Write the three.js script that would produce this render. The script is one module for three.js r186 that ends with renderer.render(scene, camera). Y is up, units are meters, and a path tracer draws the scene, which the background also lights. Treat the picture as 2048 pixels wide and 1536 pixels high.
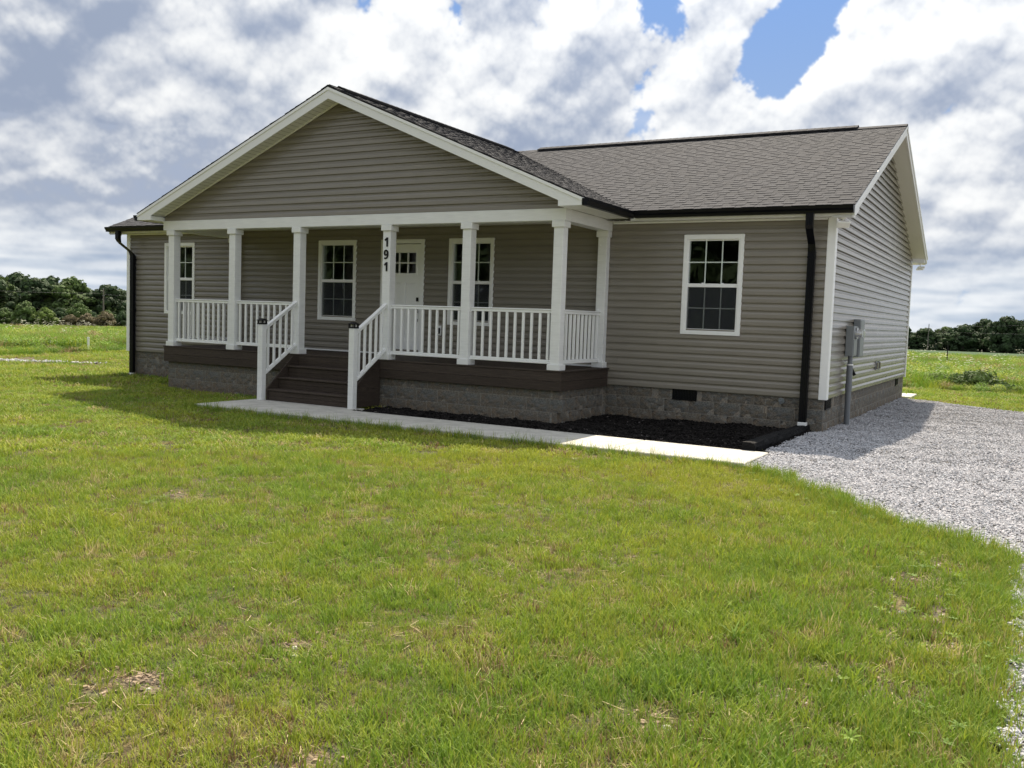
import * as THREE from 'three';
import { mergeGeometries, toCreasedNormals } from 'three/addons/utils/BufferGeometryUtils.js';
import { FontLoader } from 'three/addons/loaders/FontLoader.js';
import { TextGeometry } from 'three/addons/geometries/TextGeometry.js';
import { createNoise2D, createNoise3D } from 'simplex-noise';

// ---------------------------------------------------------------- camera, sky, sun, exposure
// World: x runs along the house front, +z is towards the lawn; y = 0 is the lower edge of the siding, the lawn lies at -0.56.
const scene = new THREE.Scene();
const camera = new THREE.PerspectiveCamera(45.39, 4 / 3, 0.05, 4000);
camera.position.set(2.614, 1.009, 13.784);
camera.up.set(-0.06484, 0.99689, -0.04473);
camera.lookAt(2.614 - 4.9262, 1.009 - 0.7096, 13.784 - 8.6735);
const renderer = new THREE.WebGLRenderer({ antialias: true });
renderer.toneMapping = THREE.LinearToneMapping;
renderer.toneMappingExposure = 2.0;
renderer.shadowMap.enabled = true;

function rng(seed) { let s = seed >>> 0; return () => { s = (s + 0x6d2b79f5) | 0; let t = Math.imul(s ^ (s >>> 15), 1 | s); t = (t + Math.imul(t ^ (t >>> 7), 61 | t)) ^ t; return ((t ^ (t >>> 14)) >>> 0) / 4294967296; }; }
const n2 = createNoise2D(rng(11)), n3 = createNoise3D(rng(23));
const clamp = THREE.MathUtils.clamp, lerp = THREE.MathUtils.lerp, sstep = (x, a, b) => { const t = clamp((x - a) / (b - a), 0, 1); return t * t * (3 - 2 * t); };
function fbm(x, y, oct, gain = 0.5) { let a = 1, s = 0, t = 0; for (let i = 0; i < oct; i++) { s += a * n2(x, y); t += a; a *= gain; x = x * 2.03 + 17.3; y = y * 2.03 - 9.1; } return s / t; }

const SUN = new THREE.Vector3(-0.17, 1, -0.68).normalize();
const sun = new THREE.DirectionalLight(0xfff1dc, 4.1);
sun.position.copy(SUN).multiplyScalar(80); sun.target.position.set(0, 0, 0);
sun.castShadow = true; sun.shadow.radius = 1.4; sun.shadow.mapSize.set(4096, 4096);
Object.assign(sun.shadow.camera, { left: -40, right: 40, top: 40, bottom: -40, near: 1, far: 200 });
scene.add(sun, sun.target); sun.name = 'sun';

{ // broken cumulus under a blue sky, lit from behind by the high sun
  const W = 4096, H = 2048, data = new Float32Array(W * H * 4);
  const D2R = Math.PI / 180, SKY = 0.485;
  // gaps and thick banks among the clouds: azimuth, elevation, reach, strength
  const rad = (l) => l.map(([a, e, r, s]) => [a * D2R, e * D2R, r * D2R, s]);
  const fields = rad([[-104.8, 15.4, 2.7, 0.80], [-103, 18.8, 2.6, 0.58], [-131, 12, 1.3, 0.3], [-94.5, 6, 1.6, 0.35], [-111.2, 18.4, 2.0, 0.60], [-112.6, 12, 1.8, 0.40], [-108.5, 10.6, 1.3, 0.3], [-92.6, 14.5, 1.2, 0.40], [-124, 10.5, 2.2, 0.34], [-100.2, 14.5, 1.2, 0.4], [-100, 32, 12, 0.4], [-60, 30, 10, 0.4], [150, 35, 20, 0.5], [40, 35, 18, 0.5]]);
  const banks = rad([[-143, 8, 10, 0.75], [-150, 14, 7, 0.40], [-135, 12, 6, 0.35], [-89.5, 9, 4.0, 0.7], [-96, 7.5, 5, 0.35], [-118, 14, 7, 0.25], [-170, 15, 16, 0.6], [100, 20, 22, 0.4], [70, 12, 15, 0.4]]);
  const near = (list, az, el) => { let s = 0; for (const [a, e, r, k] of list) { let d = az - a; d -= Math.round(d / (2 * Math.PI)) * 2 * Math.PI; const q = ((d * Math.cos(el)) ** 2 + ((el - e) * 1.15) ** 2) / (r * r); if (q < 6) s += k * Math.exp(-q); } return s; };
  // rounded heaps: soft noise for the masses, nested round puffs for the cauliflower edges
  const cell = (x, y) => { const ix = Math.floor(x), iy = Math.floor(y); let m = 9; for (let j = -1; j < 2; j++) for (let i = -1; i < 2; i++) { const cx = ix + i, cy = iy + j; let h = Math.imul(cx, 374761393) ^ Math.imul(cy, 668265263); h = Math.imul(h ^ (h >>> 13), 1274126177); h ^= h >>> 16; const dx = cx + (h & 1023) / 1023 - x, dy = cy + ((h >>> 10) & 1023) / 1023 - y, q = dx * dx + dy * dy; if (q < m) m = q; } return 1 - Math.min(1, m * 1.15); };
  const dens = (x, y, oct) => {
        let s = 0.60 * n2(x * 1.15, y * 1.15) + 0.30 * n2(x * 2.5 + 9, y * 2.5 + 2), a = 0.34, f = 3.3;
    for (let i = 0; i < oct; i++) { const ca = Math.cos(i * 1.1 + 0.6), sa = Math.sin(i * 1.1 + 0.6), u = (x * ca - y * sa) * f + i * 7.3, v = (x * sa + y * ca) * f - i * 3.1; s += i < 5 ? a * (cell(u, v) - 0.66) : a * 0.6 * n2(u, v); a *= 0.76; f *= 1.85; }
    return s;
  };
  function skyAt(az, el, oct, out) {
    const y = Math.sin(el), c = Math.cos(el), x = Math.cos(az) * c, z = Math.sin(az) * c, cs = x * SUN.x + y * SUN.y + z * SUN.z;
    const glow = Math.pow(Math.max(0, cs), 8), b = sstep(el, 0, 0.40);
    // flattened angles: heaps keep their height low in the sky and crowd together at the horizon
    const lift = Math.log(0.16 + el) * 1.5 + el * 0.8, px = az * 5.4 + 3, py = lift * 1.3;
    const open = near(fields, az, el), bank = near(banks, az, el), low = 1 - sstep(el, 0.01, 0.12);
    const d = dens(px, py, oct), dl = dens(px, py, 1), du = dens(px - 0.03, py + 0.16, 1), dm = dens(px, py, 3), dn = dens(px - 0.01, py + 0.06, 3), big = n2(px * 0.7 + 40, py * 0.7);
    const cover = d * 0.80 + 0.62 - open * 1.15 + bank * 0.12;
    const alpha = sstep(cover, 0.05, 0.18), thick = sstep(cover, 0.25, 1.15);
    let lit = 0.70 + (dl - du) * 0.36 + (dm - dn) * 0.85 - thick * 0.26 - bank * 0.32 + big * 0.16 + (d - dl) * 0.34 + (d - dm) * 0.8;
    lit = 0.04 + 0.96 * sstep(lit, -0.10, 1.06);
    const streak = sstep(fbm(az * 5, el * 60, 4), -0.5, 0.5), wisp = sstep(fbm(px * 0.22 - 3, py * 1.2, 4), 0.05, 0.9) * 0.30;
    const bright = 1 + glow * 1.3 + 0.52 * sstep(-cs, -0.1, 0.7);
    for (let i = 0; i < 3; i++) {
      const sky = lerp([0.42, 0.56, 0.78][i], [0.20, 0.35, 0.68][i], b);
      let cl = lerp([0.31, 0.375, 0.51][i], [0.98, 0.99, 0.99][i], lit);
      cl = lerp(cl, lerp([0.46, 0.56, 0.70][i], [0.90, 0.94, 0.98][i], streak), low * 0.75);
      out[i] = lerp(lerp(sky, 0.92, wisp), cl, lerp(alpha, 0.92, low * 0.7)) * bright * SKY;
    }
  }
  const c = [0, 0, 0], STEP = 8, G = new Map();
  const inView = (az, el) => el < 27 * D2R && az > -156 * D2R && az < -82 * D2R;
  const elOf = (r) => ((r + 0.5) / H - 0.5) * Math.PI, azOf = (q) => ((q + 0.5) / W - 0.5) * 2 * Math.PI;
  const coarse = new Float32Array((W / STEP + 1) * (H / STEP + 1) * 3);
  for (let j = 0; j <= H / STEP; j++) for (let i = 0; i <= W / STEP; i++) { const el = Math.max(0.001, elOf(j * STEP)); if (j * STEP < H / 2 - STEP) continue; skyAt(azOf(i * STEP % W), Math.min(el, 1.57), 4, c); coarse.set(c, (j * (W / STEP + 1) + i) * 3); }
  for (let r = 0; r < H; r++) for (let q = 0; q < W; q++) {
    const o = (r * W + q) * 4, el = elOf(r), az = azOf(q); data[o + 3] = 1;
    if (el <= 0) { data[o] = 0.10; data[o + 1] = 0.11; data[o + 2] = 0.06; continue; }
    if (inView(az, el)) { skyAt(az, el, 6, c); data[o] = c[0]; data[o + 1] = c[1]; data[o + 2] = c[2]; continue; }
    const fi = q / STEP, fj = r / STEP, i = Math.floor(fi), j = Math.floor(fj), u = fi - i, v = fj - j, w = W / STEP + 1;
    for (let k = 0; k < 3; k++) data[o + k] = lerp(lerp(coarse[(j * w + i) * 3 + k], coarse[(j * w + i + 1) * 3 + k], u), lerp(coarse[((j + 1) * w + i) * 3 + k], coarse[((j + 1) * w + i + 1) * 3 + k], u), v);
  }
  const t = new THREE.DataTexture(data, W, H, THREE.RGBAFormat, THREE.FloatType);
  t.mapping = THREE.EquirectangularReflectionMapping; t.magFilter = THREE.LinearFilter; t.minFilter = THREE.LinearFilter; t.needsUpdate = true;
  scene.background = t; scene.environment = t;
}

// ---------------------------------------------------------------- helpers
const used = new Map();
const numbered = (name) => { const k = used.get(name) || 0; used.set(name, k + 1); return k ? name + '_' + String(k).padStart(3, '0') : name; };
function put(name, geo, mat, parent, pos, rot) {
  const m = new THREE.Mesh(geo, mat); m.name = parent ? name : numbered(name); m.castShadow = m.receiveShadow = true;
  if (pos) m.position.set(...pos); if (rot) m.rotation.set(...rot);
  (parent || scene).add(m); return m;
}
function tag(o, label, category, group) { o.userData.label = label; o.userData.category = category; if (group) o.userData.group = group; return o; }
const struct = (o) => { o.userData.kind = 'structure'; return o; };
function thing(name, label, category, pos, group) { const g = new THREE.Group(); g.name = numbered(name); if (pos) g.position.set(...pos); scene.add(g); return tag(g, label, category, group); }
const V = (x, y, z) => new THREE.Vector3(x, y, z);

// uv in metres from the dominant axis of each face; u always runs along the longer run of boards
function uvMetres(g, k = 1) {
  g = g.index ? g.toNonIndexed() : g; g.computeVertexNormals();
  const p = g.attributes.position, n = g.attributes.normal, uv = new Float32Array(p.count * 2);
  for (let i = 0; i < p.count; i++) {
    const ax = Math.abs(n.getX(i)), ay = Math.abs(n.getY(i)), az = Math.abs(n.getZ(i));
    const [a, b] = ay >= ax && ay >= az ? [p.getX(i), p.getZ(i)] : ax >= az ? [p.getZ(i), p.getY(i)] : [p.getX(i), p.getY(i)];
    uv[i * 2] = a * k; uv[i * 2 + 1] = b * k;
  }
  g.setAttribute('uv', new THREE.BufferAttribute(uv, 2)); return g;
}
const cbCache = new Map();
// box with chamfered edges, centred
function cbox(w, h, d, c = 0.004) {
  const key = [w, h, d, c].map((v) => v.toFixed(4)).join();
  if (cbCache.has(key)) return cbCache.get(key);
  const X = w / 2, Y = h / 2, Z = d / 2; c = Math.min(c, X * 0.9, Y * 0.9, Z * 0.9);
  const P = (sx, sy, sz, k) => [sx * (X - (k === 0 ? 0 : c)), sy * (Y - (k === 1 ? 0 : c)), sz * (Z - (k === 2 ? 0 : c))];
  const v = []; const quad = (a, b, e, f) => v.push(...a, ...b, ...e, ...a, ...e, ...f), tri = (a, b, e) => v.push(...a, ...b, ...e);
  const out = (pts) => { const A = V(...pts[0]), B = V(...pts[1]), C = V(...pts[2]); const n = B.clone().sub(A).cross(C.clone().sub(A)); if (n.dot(A.clone().add(C)) < 0) pts.reverse(); pts.length === 4 ? quad(...pts) : tri(...pts); };
  for (const s of [-1, 1]) { out([P(s, -1, -1, 0), P(s, 1, -1, 0), P(s, 1, 1, 0), P(s, -1, 1, 0)]); out([P(-1, s, -1, 1), P(1, s, -1, 1), P(1, s, 1, 1), P(-1, s, 1, 1)]); out([P(-1, -1, s, 2), P(1, -1, s, 2), P(1, 1, s, 2), P(-1, 1, s, 2)]); }
  for (const a of [-1, 1]) for (const b of [-1, 1]) { out([P(a, b, -1, 0), P(a, b, -1, 1), P(a, b, 1, 1), P(a, b, 1, 0)]); out([P(a, -1, b, 0), P(a, -1, b, 2), P(a, 1, b, 2), P(a, 1, b, 0)]); out([P(-1, a, b, 1), P(-1, a, b, 2), P(1, a, b, 2), P(1, a, b, 1)]); for (const e of [-1, 1]) out([P(a, b, e, 0), P(a, b, e, 1), P(a, b, e, 2)]); }
  const g = new THREE.BufferGeometry(); g.setAttribute('position', new THREE.Float32BufferAttribute(v, 3)); const r = uvMetres(g); cbCache.set(key, r); return r;
}
// chamfered box between two corners, named part
function bar(name, x0, x1, y0, y1, z0, z1, mat, parent, c = 0.004) { return put(name, cbox(Math.abs(x1 - x0), Math.abs(y1 - y0), Math.abs(z1 - z0), c), mat, parent, [(x0 + x1) / 2, (y0 + y1) / 2, (z0 + z1) / 2]); }
const moved = (g, x, y, z) => g.clone().translate(x, y, z);
// closed prism from an outline in (a, b) and a range along the third axis; map(a, b, t) gives the point
function prism(pts, t0, t1, map) {
  const v = [], tr = THREE.ShapeUtils.triangulateShape(pts.map(([a, b]) => new THREE.Vector2(a, b)), []);
  for (const [i, j, k] of tr) { for (const q of [i, j, k]) v.push(...map(...pts[q], t0)); for (const q of [k, j, i]) v.push(...map(...pts[q], t1)); }
  for (let i = 0; i < pts.length; i++) { const a = pts[i], b = pts[(i + 1) % pts.length]; v.push(...map(...a, t0), ...map(...a, t1), ...map(...b, t1), ...map(...a, t0), ...map(...b, t1), ...map(...b, t0)); }
  const g = new THREE.BufferGeometry(); g.setAttribute('position', new THREE.Float32BufferAttribute(v, 3)); return uvMetres(g);
}

// ---------------------------------------------------------------- textures and materials
function tex(size, fn, srgb = true, rx = 1, ry = 1) {
  const d = new Uint8Array(size * size * 4);
  for (let y = 0; y < size; y++) for (let x = 0; x < size; x++) { const c = fn(x / size, y / size), o = (y * size + x) * 4; for (let i = 0; i < 3; i++) d[o + i] = clamp(Array.isArray(c) ? c[i] : c, 0, 1) * 255; d[o + 3] = 255; }
  const t = new THREE.DataTexture(d, size, size); t.wrapS = t.wrapT = THREE.RepeatWrapping; t.magFilter = THREE.LinearFilter; t.repeat.set(rx, ry); if (srgb) t.colorSpace = THREE.SRGBColorSpace; t.needsUpdate = true; return t;
}
// tileable noise
const tn = (u, v, fx, fy, s = 0) => { const a = u * 2 * Math.PI, b = v * 2 * Math.PI; return n3(Math.cos(a) * fx / 6.283 + s, Math.sin(a) * fx / 6.283, Math.cos(b) * fy / 6.283 + Math.sin(b) * fy / 6.283 * 1.7 + s * 3); };
const rT = rng(5);
const speck = new Float32Array(512 * 512).map(() => rT());
const sp = (u, v) => speck[(Math.floor(v * 512) & 511) * 512 + (Math.floor(u * 512) & 511)];
const blur = (u, v) => (sp(u, v) + sp(u + 1 / 512, v) + sp(u, v + 1 / 512) + sp(u + 1 / 512, v + 1 / 512)) / 4;
const granule = tex(512, (u, v) => 0.70 + 0.30 * (blur(u, v) * 2 - 0.9) + 0.08 * tn(u, v, 30, 30), true, 2.2, 2.2);
const granBump = tex(512, (u, v) => blur(u, v), false, 2.2, 2.2);
const grain = tex(512, (u, v) => 0.78 + 0.14 * tn(u, v, 5, 190, 2) + 0.10 * tn(u, v, 14, 420, 7) + 0.06 * tn(u, v, 3, 20, 4), true, 0.9, 1.6);
const grainBump = tex(512, (u, v) => 0.5 + 0.3 * tn(u, v, 5, 190, 2) + 0.2 * tn(u, v, 14, 420, 7), false, 0.9, 1.6);
const stoneTex = tex(512, (u, v) => { const a = 0.80 + 0.14 * tn(u, v, 26, 26, 1) + 0.10 * tn(u, v, 70, 70, 3) + 0.16 * (blur(u, v) - 0.5), w = tn(u, v, 5, 5, 9) * 0.04; return [a + w, a, a - w]; }, true, 1.4, 1.4);
const stoneBump = tex(512, (u, v) => 0.5 + 0.25 * tn(u, v, 26, 26, 1) + 0.18 * tn(u, v, 60, 60, 3) + 0.25 * (blur(u, v) - 0.5), false, 2.2, 2.2);
const concTex = tex(512, (u, v) => { const a = 0.90 + 0.05 * tn(u, v, 6, 6, 1) + 0.035 * tn(u, v, 26, 26, 2) + 0.06 * (blur(u, v) - 0.5); return [a, a, a * 0.985]; }, true, 0.5, 0.5);
const soilTex = tex(512, (u, v) => { const a = 0.74 + 0.18 * tn(u, v, 14, 14, 1) + 0.15 * tn(u, v, 50, 50, 5) + 0.22 * (blur(u, v) - 0.5), w = 0.06 * tn(u, v, 9, 9, 8); return [a + w, a, a - w]; }, true, 1, 1);
const vinylTex = tex(256, (u, v) => 0.965 + 0.016 * tn(u, v, 3, 46, 2) + 0.014 * tn(u, v, 4, 4, 5), true, 0.5, 0.9);
const M = {};
const dull = (name, rgb, roughness, specularIntensity, extra = {}) => { const m = new THREE.MeshPhysicalMaterial({ color: new THREE.Color().setRGB(...rgb), roughness, specularIntensity, ...extra }); m.name = name; M[name] = m; return m; };
const std = (name, rgb, roughness, extra = {}) => { const m = new THREE.MeshStandardMaterial({ color: new THREE.Color().setRGB(...rgb), roughness, ...extra }); m.name = name; M[name] = m; return m; };
std('vinyl', [0.246, 0.224, 0.187], 0.23, { map: vinylTex, bumpMap: grainBump, bumpScale: 0.00025 });
std('vinyl_b', [0.258, 0.235, 0.196], 0.23, { map: vinylTex, bumpMap: grainBump, bumpScale: 0.00025 });
std('vinyl_c', [0.237, 0.216, 0.180], 0.25, { map: vinylTex, bumpMap: grainBump, bumpScale: 0.00025 });
std('white', [0.87, 0.88, 0.87], 0.42);
std('white_wood', [0.87, 0.88, 0.87], 0.5, { map: grain.clone(), bumpMap: grainBump, bumpScale: 0.0004 });
M.white_wood.map = tex(256, (u, v) => 0.965 + 0.02 * tn(u, v, 4, 60, 3) + 0.015 * tn(u, v, 3, 3, 6), true, 1, 1);
std('soffit', [0.76, 0.76, 0.72], 0.55);
dull('black_metal', [0.004, 0.0045, 0.007], 0.35, 0.45);
dull('black_matte', [0.007, 0.007, 0.008], 0.6, 0.5);
dull('composite', [0.090, 0.068, 0.053], 0.7, 0.5, { map: grain, bumpMap: grainBump, bumpScale: 0.0012 });
dull('composite_b', [0.100, 0.076, 0.060], 0.7, 0.5, { map: grain, bumpMap: grainBump, bumpScale: 0.0012 });
std('mortar', [0.37, 0.34, 0.29], 0.95, { map: stoneTex });
for (const [n, c] of [['block_a', [0.252, 0.232, 0.196]], ['block_b', [0.242, 0.226, 0.196]], ['block_c', [0.258, 0.231, 0.190]], ['block_d', [0.245, 0.229, 0.199]]]) std(n, c, 0.95, { map: stoneTex, bumpMap: stoneBump, bumpScale: 0.006 });
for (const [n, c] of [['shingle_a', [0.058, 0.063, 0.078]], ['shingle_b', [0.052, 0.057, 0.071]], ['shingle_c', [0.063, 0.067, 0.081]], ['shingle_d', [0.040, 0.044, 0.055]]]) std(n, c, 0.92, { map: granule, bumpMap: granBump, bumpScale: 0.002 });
std('shingle_base', [0.09, 0.082, 0.08], 0.95, { map: granule });
for (const [n, c] of [['block_clay_a', [0.258, 0.217, 0.166]], ['block_clay_b', [0.250, 0.214, 0.170]]]) std(n, c, 0.95, { map: stoneTex, bumpMap: stoneBump, bumpScale: 0.006 });
std('vent_dark', [0.012, 0.011, 0.012], 0.8);
std('concrete', [0.60, 0.585, 0.55], 0.85, { map: concTex, bumpMap: stoneBump, bumpScale: 0.0015 });
std('interior_wall', [0.55, 0.54, 0.50], 0.9);
std('interior_floor', [0.10, 0.08, 0.06], 0.6);
std('grey_metal', [0.23, 0.25, 0.26], 0.45, { metalness: 0.25 });
std('grey_pvc', [0.155, 0.170, 0.185], 0.5);
std('bright_metal', [0.6, 0.61, 0.62], 0.3, { metalness: 0.9 });
std('gable_white', [0.82, 0.83, 0.82], 0.45);
M.glass = new THREE.MeshPhysicalMaterial({ color: 0xf2f7f4, roughness: 0.0, transmission: 1, thickness: 0, ior: 1.52 }); M.glass.name = 'glass';
M.meter_glass = new THREE.MeshPhysicalMaterial({ color: 0xffffff, roughness: 0.03, transmission: 0.9, thickness: 0, ior: 1.5 }); M.meter_glass.name = 'meter_glass';
M.screen = new THREE.MeshStandardMaterial({ color: new THREE.Color().setRGB(0.035, 0.04, 0.045), roughness: 0.9, transparent: true, opacity: 0.55 }); M.screen.name = 'screen';
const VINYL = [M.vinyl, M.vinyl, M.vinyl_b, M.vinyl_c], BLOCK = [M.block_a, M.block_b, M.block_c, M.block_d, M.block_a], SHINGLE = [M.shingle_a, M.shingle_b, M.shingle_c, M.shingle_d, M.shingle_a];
console.log('materials');

// ---------------------------------------------------------------- terrain
const KX = 2.6, KZ = 13.8;
function groundY(x, z) {
  const dx = x - KX, dz = z - KZ, d = Math.hypot(dx, dz), k = dz > 0 ? 0.004 : 0.0135 + 0.0105 * clamp((-dx / Math.max(d, 1)) * 1.16, 0, 1);
  const run = Math.max(0, d - 34), soft = run * run / (run + 14);
  return -0.56 - k * soft + 0.012 * n2(x * 0.5, z * 0.5) * sstep(d, 2, 8) + (d > 40 ? 0.35 * n2(x * 0.02, z * 0.02) * sstep(d, 40, 120) : 0);
}
const EDGE = [[3.3, -0.35], [3.75, -0.06], [4.02, 0.36], [4.66, 0.89], [5.14, 1.25], [5.62, 1.56], [5.9, 1.93], [6.17, 2.31], [6.5, 2.57], [7.2, 2.60], [8.2, 2.63], [9.0, 2.63], [9.43, 2.60], [9.8, 2.61], [10.2, 2.63], [14, 2.8], [22, 3.2]];
function edgeX(z) { for (let i = 1; i < EDGE.length; i++) if (z < EDGE[i][0]) { const [a, b] = EDGE[i - 1], [c, d] = EDGE[i]; return lerp(b, d, clamp((z - a) / (c - a), 0, 1)); } return 3.2; }
const farZ = (x) => -8.9 + 0.85 * x;
function onGravel(x, z, m = 0) { if (x > 16 || z < farZ(x) + m || z > 21) return false; const lim = z < 0 ? 0.02 : z < 2.62 ? -0.14 : z < 3.76 ? -0.09 : edgeX(z) + 0.03 * n2(x * 3, z * 3) ; return x > lim + m; }
const inHouse = (x, z, m = 0) => (x > -15.24 - m && x < m && z < m && z > -9.2 - m) || (x > -11.95 - m && x < -3.45 + m && z >= -0.01 && z < 1.68 + m);
const onWalk = (x, z, m = 0) => x > -8.85 - m && x < -0.10 + m && z > 2.30 - m && z < 3.75 + m && (z > 2.64 - m || x < -6.55 + m);
const onMulch = (x, z) => (x > -3.46 && x < -0.14 && z >= 0 && z < 2.66) || (x > -6.6 && x <= -3.4 && z > 1.6 && z < 2.66);
const leftGravel = (x, z) => { const t = n2(x * 0.8, z * 0.8) * 0.12; return Math.abs((x + 21.2) * 0.5 + (z + 0.35) * 0.86 + t * 2) < 0.40 + 0.3 * n2(x * 0.5, 4) && n2(x * 2.2, z * 2.2) > -0.55 && x < -18.9 && x > -30; };
const meadow = (x, z) => x < -24.6 + 1.6 * n2(z * 0.12, 3) || z < -13.6 - 0.25 * Math.max(0, x) * 0.6 + 0.5 * n2(x * 0.3, 9);
// bare soil and thin turf: named worn spots plus scattered ones
const WORN = [[2.14, 8.15, 0.26, 1.1], [2.05, 7.55, 0.24, 1.1], [2.16, 7.0, 0.24, 1.0], [2.24, 8.8, 0.24, 1.0], [2.12, 9.5, 0.26, 0.9], [0.55, 11.5, 0.16, 0.8], [-0.62, 11.35, 0.18, 1.0], [-0.5, 11.2, 0.12, 0.8], [-3.5, 8.6, 0.22, 0.7], [-3.9, 7.9, 0.3, 0.4], [-0.25, 10.6, 0.2, 0.5], [1.8, 9.9, 0.16, 0.7], [-8.3, 6.4, 0.35, 0.5], [0.3, 8.1, 0.25, 0.35], [1.4, 10.4, 0.15, 0.6], [0.6, 4.6, 0.16, 0.7], [-0.1, 8.9, 0.3, 0.3], [-19.5, -1.9, 1.5, 0.8], [-17.2, -1.6, 1.2, 0.5], [-22.5, -1.5, 1.5, 0.8]];
function bare(x, z) { let s = 0; for (const [a, b, r, k] of WORN) { const q = ((x - a) ** 2 + (z - b) ** 2) / (r * r); if (q < 9) s += k * Math.exp(-q); } s = s * Math.max(0, 0.62 + 0.85 * n2(x * 6.5, z * 6.5)); const f = fbm(x * 0.9, z * 0.9, 4); return clamp(s + sstep(f, 0.42, 0.8) * 0.55 * sstep(z, 5.5, 9) + sstep(n2(x * 2.3 + 7, z * 2.3), 0.72, 0.95) * 0.35 * sstep(z, 5.5, 8), 0, 1); }
{
  const axis = (lo, hi, step, far) => { const a = []; for (let v = lo; v <= hi + 1e-6; v += step) a.push(v); let s = step, v = lo; while (v > -far) { s *= 1.22; v -= s; a.unshift(v); } s = step; v = hi; while (v < far) { s *= 1.22; v += s; a.push(v); } return a; };
  const xs = axis(-24, 6, 0.16, 2500), zs = axis(-15, 15, 0.16, 2500), P = [], C = [], U = [], I = [];
  for (const z of zs) for (const x of xs) {
    P.push(x, groundY(x, z), z); U.push(x * 0.7, z * 0.7);
    const m = meadow(x, z), d = Math.hypot(x - KX, z - KZ), b = bare(x, z), t = n2(x * 0.6, z * 0.6) * 0.5 + 0.5;
    let c = [lerp(0.13, 0.19, t), lerp(0.125, 0.16, t), lerp(0.035, 0.06, t)];
    const soil = [0.27, 0.205, 0.135]; c = c.map((v, i) => lerp(v, soil[i], b));
    if (m) { const k = n2(x * 0.05, z * 0.05) * 0.5 + 0.5; c = [lerp(0.13, 0.20, k), lerp(0.19, 0.22, k), 0.04]; }
    if (z < -64 && x > -60) c = [0.060, 0.135, 0.040];
    C.push(...c);
  }
  for (let j = 0; j < zs.length - 1; j++) for (let i = 0; i < xs.length - 1; i++) { const a = j * xs.length + i, b = a + 1, c = a + xs.length, d = c + 1; I.push(a, c, b, b, c, d); }
  const g = new THREE.BufferGeometry(); g.setAttribute('position', new THREE.Float32BufferAttribute(P, 3)); g.setAttribute('color', new THREE.Float32BufferAttribute(C, 3)); g.setAttribute('uv', new THREE.Float32BufferAttribute(U, 2)); g.setIndex(I); g.computeVertexNormals();
  const mat = new THREE.MeshStandardMaterial({ vertexColors: true, roughness: 1, map: soilTex, bumpMap: stoneBump, bumpScale: 0.012 }); mat.name = 'ground';
  struct(put('ground', g, mat)); scene.getObjectByName('ground').userData.label = 'grassy ground falling away gently from the house to the woods';
}
console.log('ground');

// flat sheet with a rule for which cells it covers
function sheet(x0, x1, z0, z1, step, inside, yAt, k) {
  const P = [], U = [], I = []; const nx = Math.round((x1 - x0) / step), nz = Math.round((z1 - z0) / step), id = new Map();
  const v = (i, j) => { const key = i * 100000 + j; if (!id.has(key)) { const x = x0 + i * step, z = z0 + j * step; id.set(key, P.length / 3); P.push(x, yAt(x, z), z); U.push(x * k, z * k); } return id.get(key); };
  for (let i = 0; i < nx; i++) for (let j = 0; j < nz; j++) if (inside(x0 + (i + 0.5) * step, z0 + (j + 0.5) * step)) { const a = v(i, j), b = v(i + 1, j), c = v(i, j + 1), d = v(i + 1, j + 1); I.push(a, c, b, b, c, d); }
  const g = new THREE.BufferGeometry(); g.setAttribute('position', new THREE.Float32BufferAttribute(P, 3)); g.setAttribute('uv', new THREE.Float32BufferAttribute(U, 2)); g.setIndex(I); g.computeVertexNormals(); return g;
}
const gravelY = (x, z) => groundY(x, z) + 0.02 + 0.055 * sstep(-Math.abs(x - 1.2) + 3, 0, 1.5) * sstep(z, 4.5, 1.5) + 0.014 * n2(x * 1.3, z * 1.3);
std('gravel_bed', [0.30, 0.30, 0.295], 1, { map: soilTex, bumpMap: stoneBump, bumpScale: 0.02 });
{ const o = struct(put('gravel_driveway', sheet(-0.4, 16, -9.2, 21, 0.1, (x, z) => onGravel(x, z), gravelY, 1.4), M.gravel_bed)); o.userData.label = 'pale crushed stone driveway beside the house end wall'; }
const mulchY = (x, z) => -0.525 + 0.045 * sstep(x, -3.2, -0.6) * sstep(z, 2.4, 0.6) + 0.02 * n2(x * 1.7, z * 1.7) + 0.012 * n2(x * 5, z * 5);
dull('mulch_bed', [0.006, 0.0055, 0.0055], 1, 0.2, { bumpMap: stoneBump, bumpScale: 0.03 });
{ const o = struct(put('mulch_bed_soil', sheet(-6.62, -0.14, 0.0, 2.68, 0.06, onMulch, mulchY, 1.4), M.mulch_bed)); o.userData.label = 'black mulched bed between the porch and the walk'; }

// concrete walk: separate slabs with tooled joints
{
  const g = struct(new THREE.Group()); g.name = 'walkway'; g.userData.label = 'pale concrete walk in front of the porch'; scene.add(g);
  const xs = [-8.85, -6.58, -4.9, -3.3, -1.7, -0.10];
  for (let i = 0; i < xs.length - 1; i++) bar('concrete_slab', xs[i] + 0.004, xs[i + 1] - 0.004, -0.62, -0.497, i ? 2.66 : 2.30, 3.75, M.concrete, g, 0.010);
  const s = struct(new THREE.Group()); s.name = 'rear_pad'; s.userData.label = 'small concrete pad behind the house corner'; scene.add(s); bar('concrete_slab', -1.2, 0.16, -0.62, -0.485, -10.6, -9.3, M.concrete, s, 0.01);
}

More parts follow.
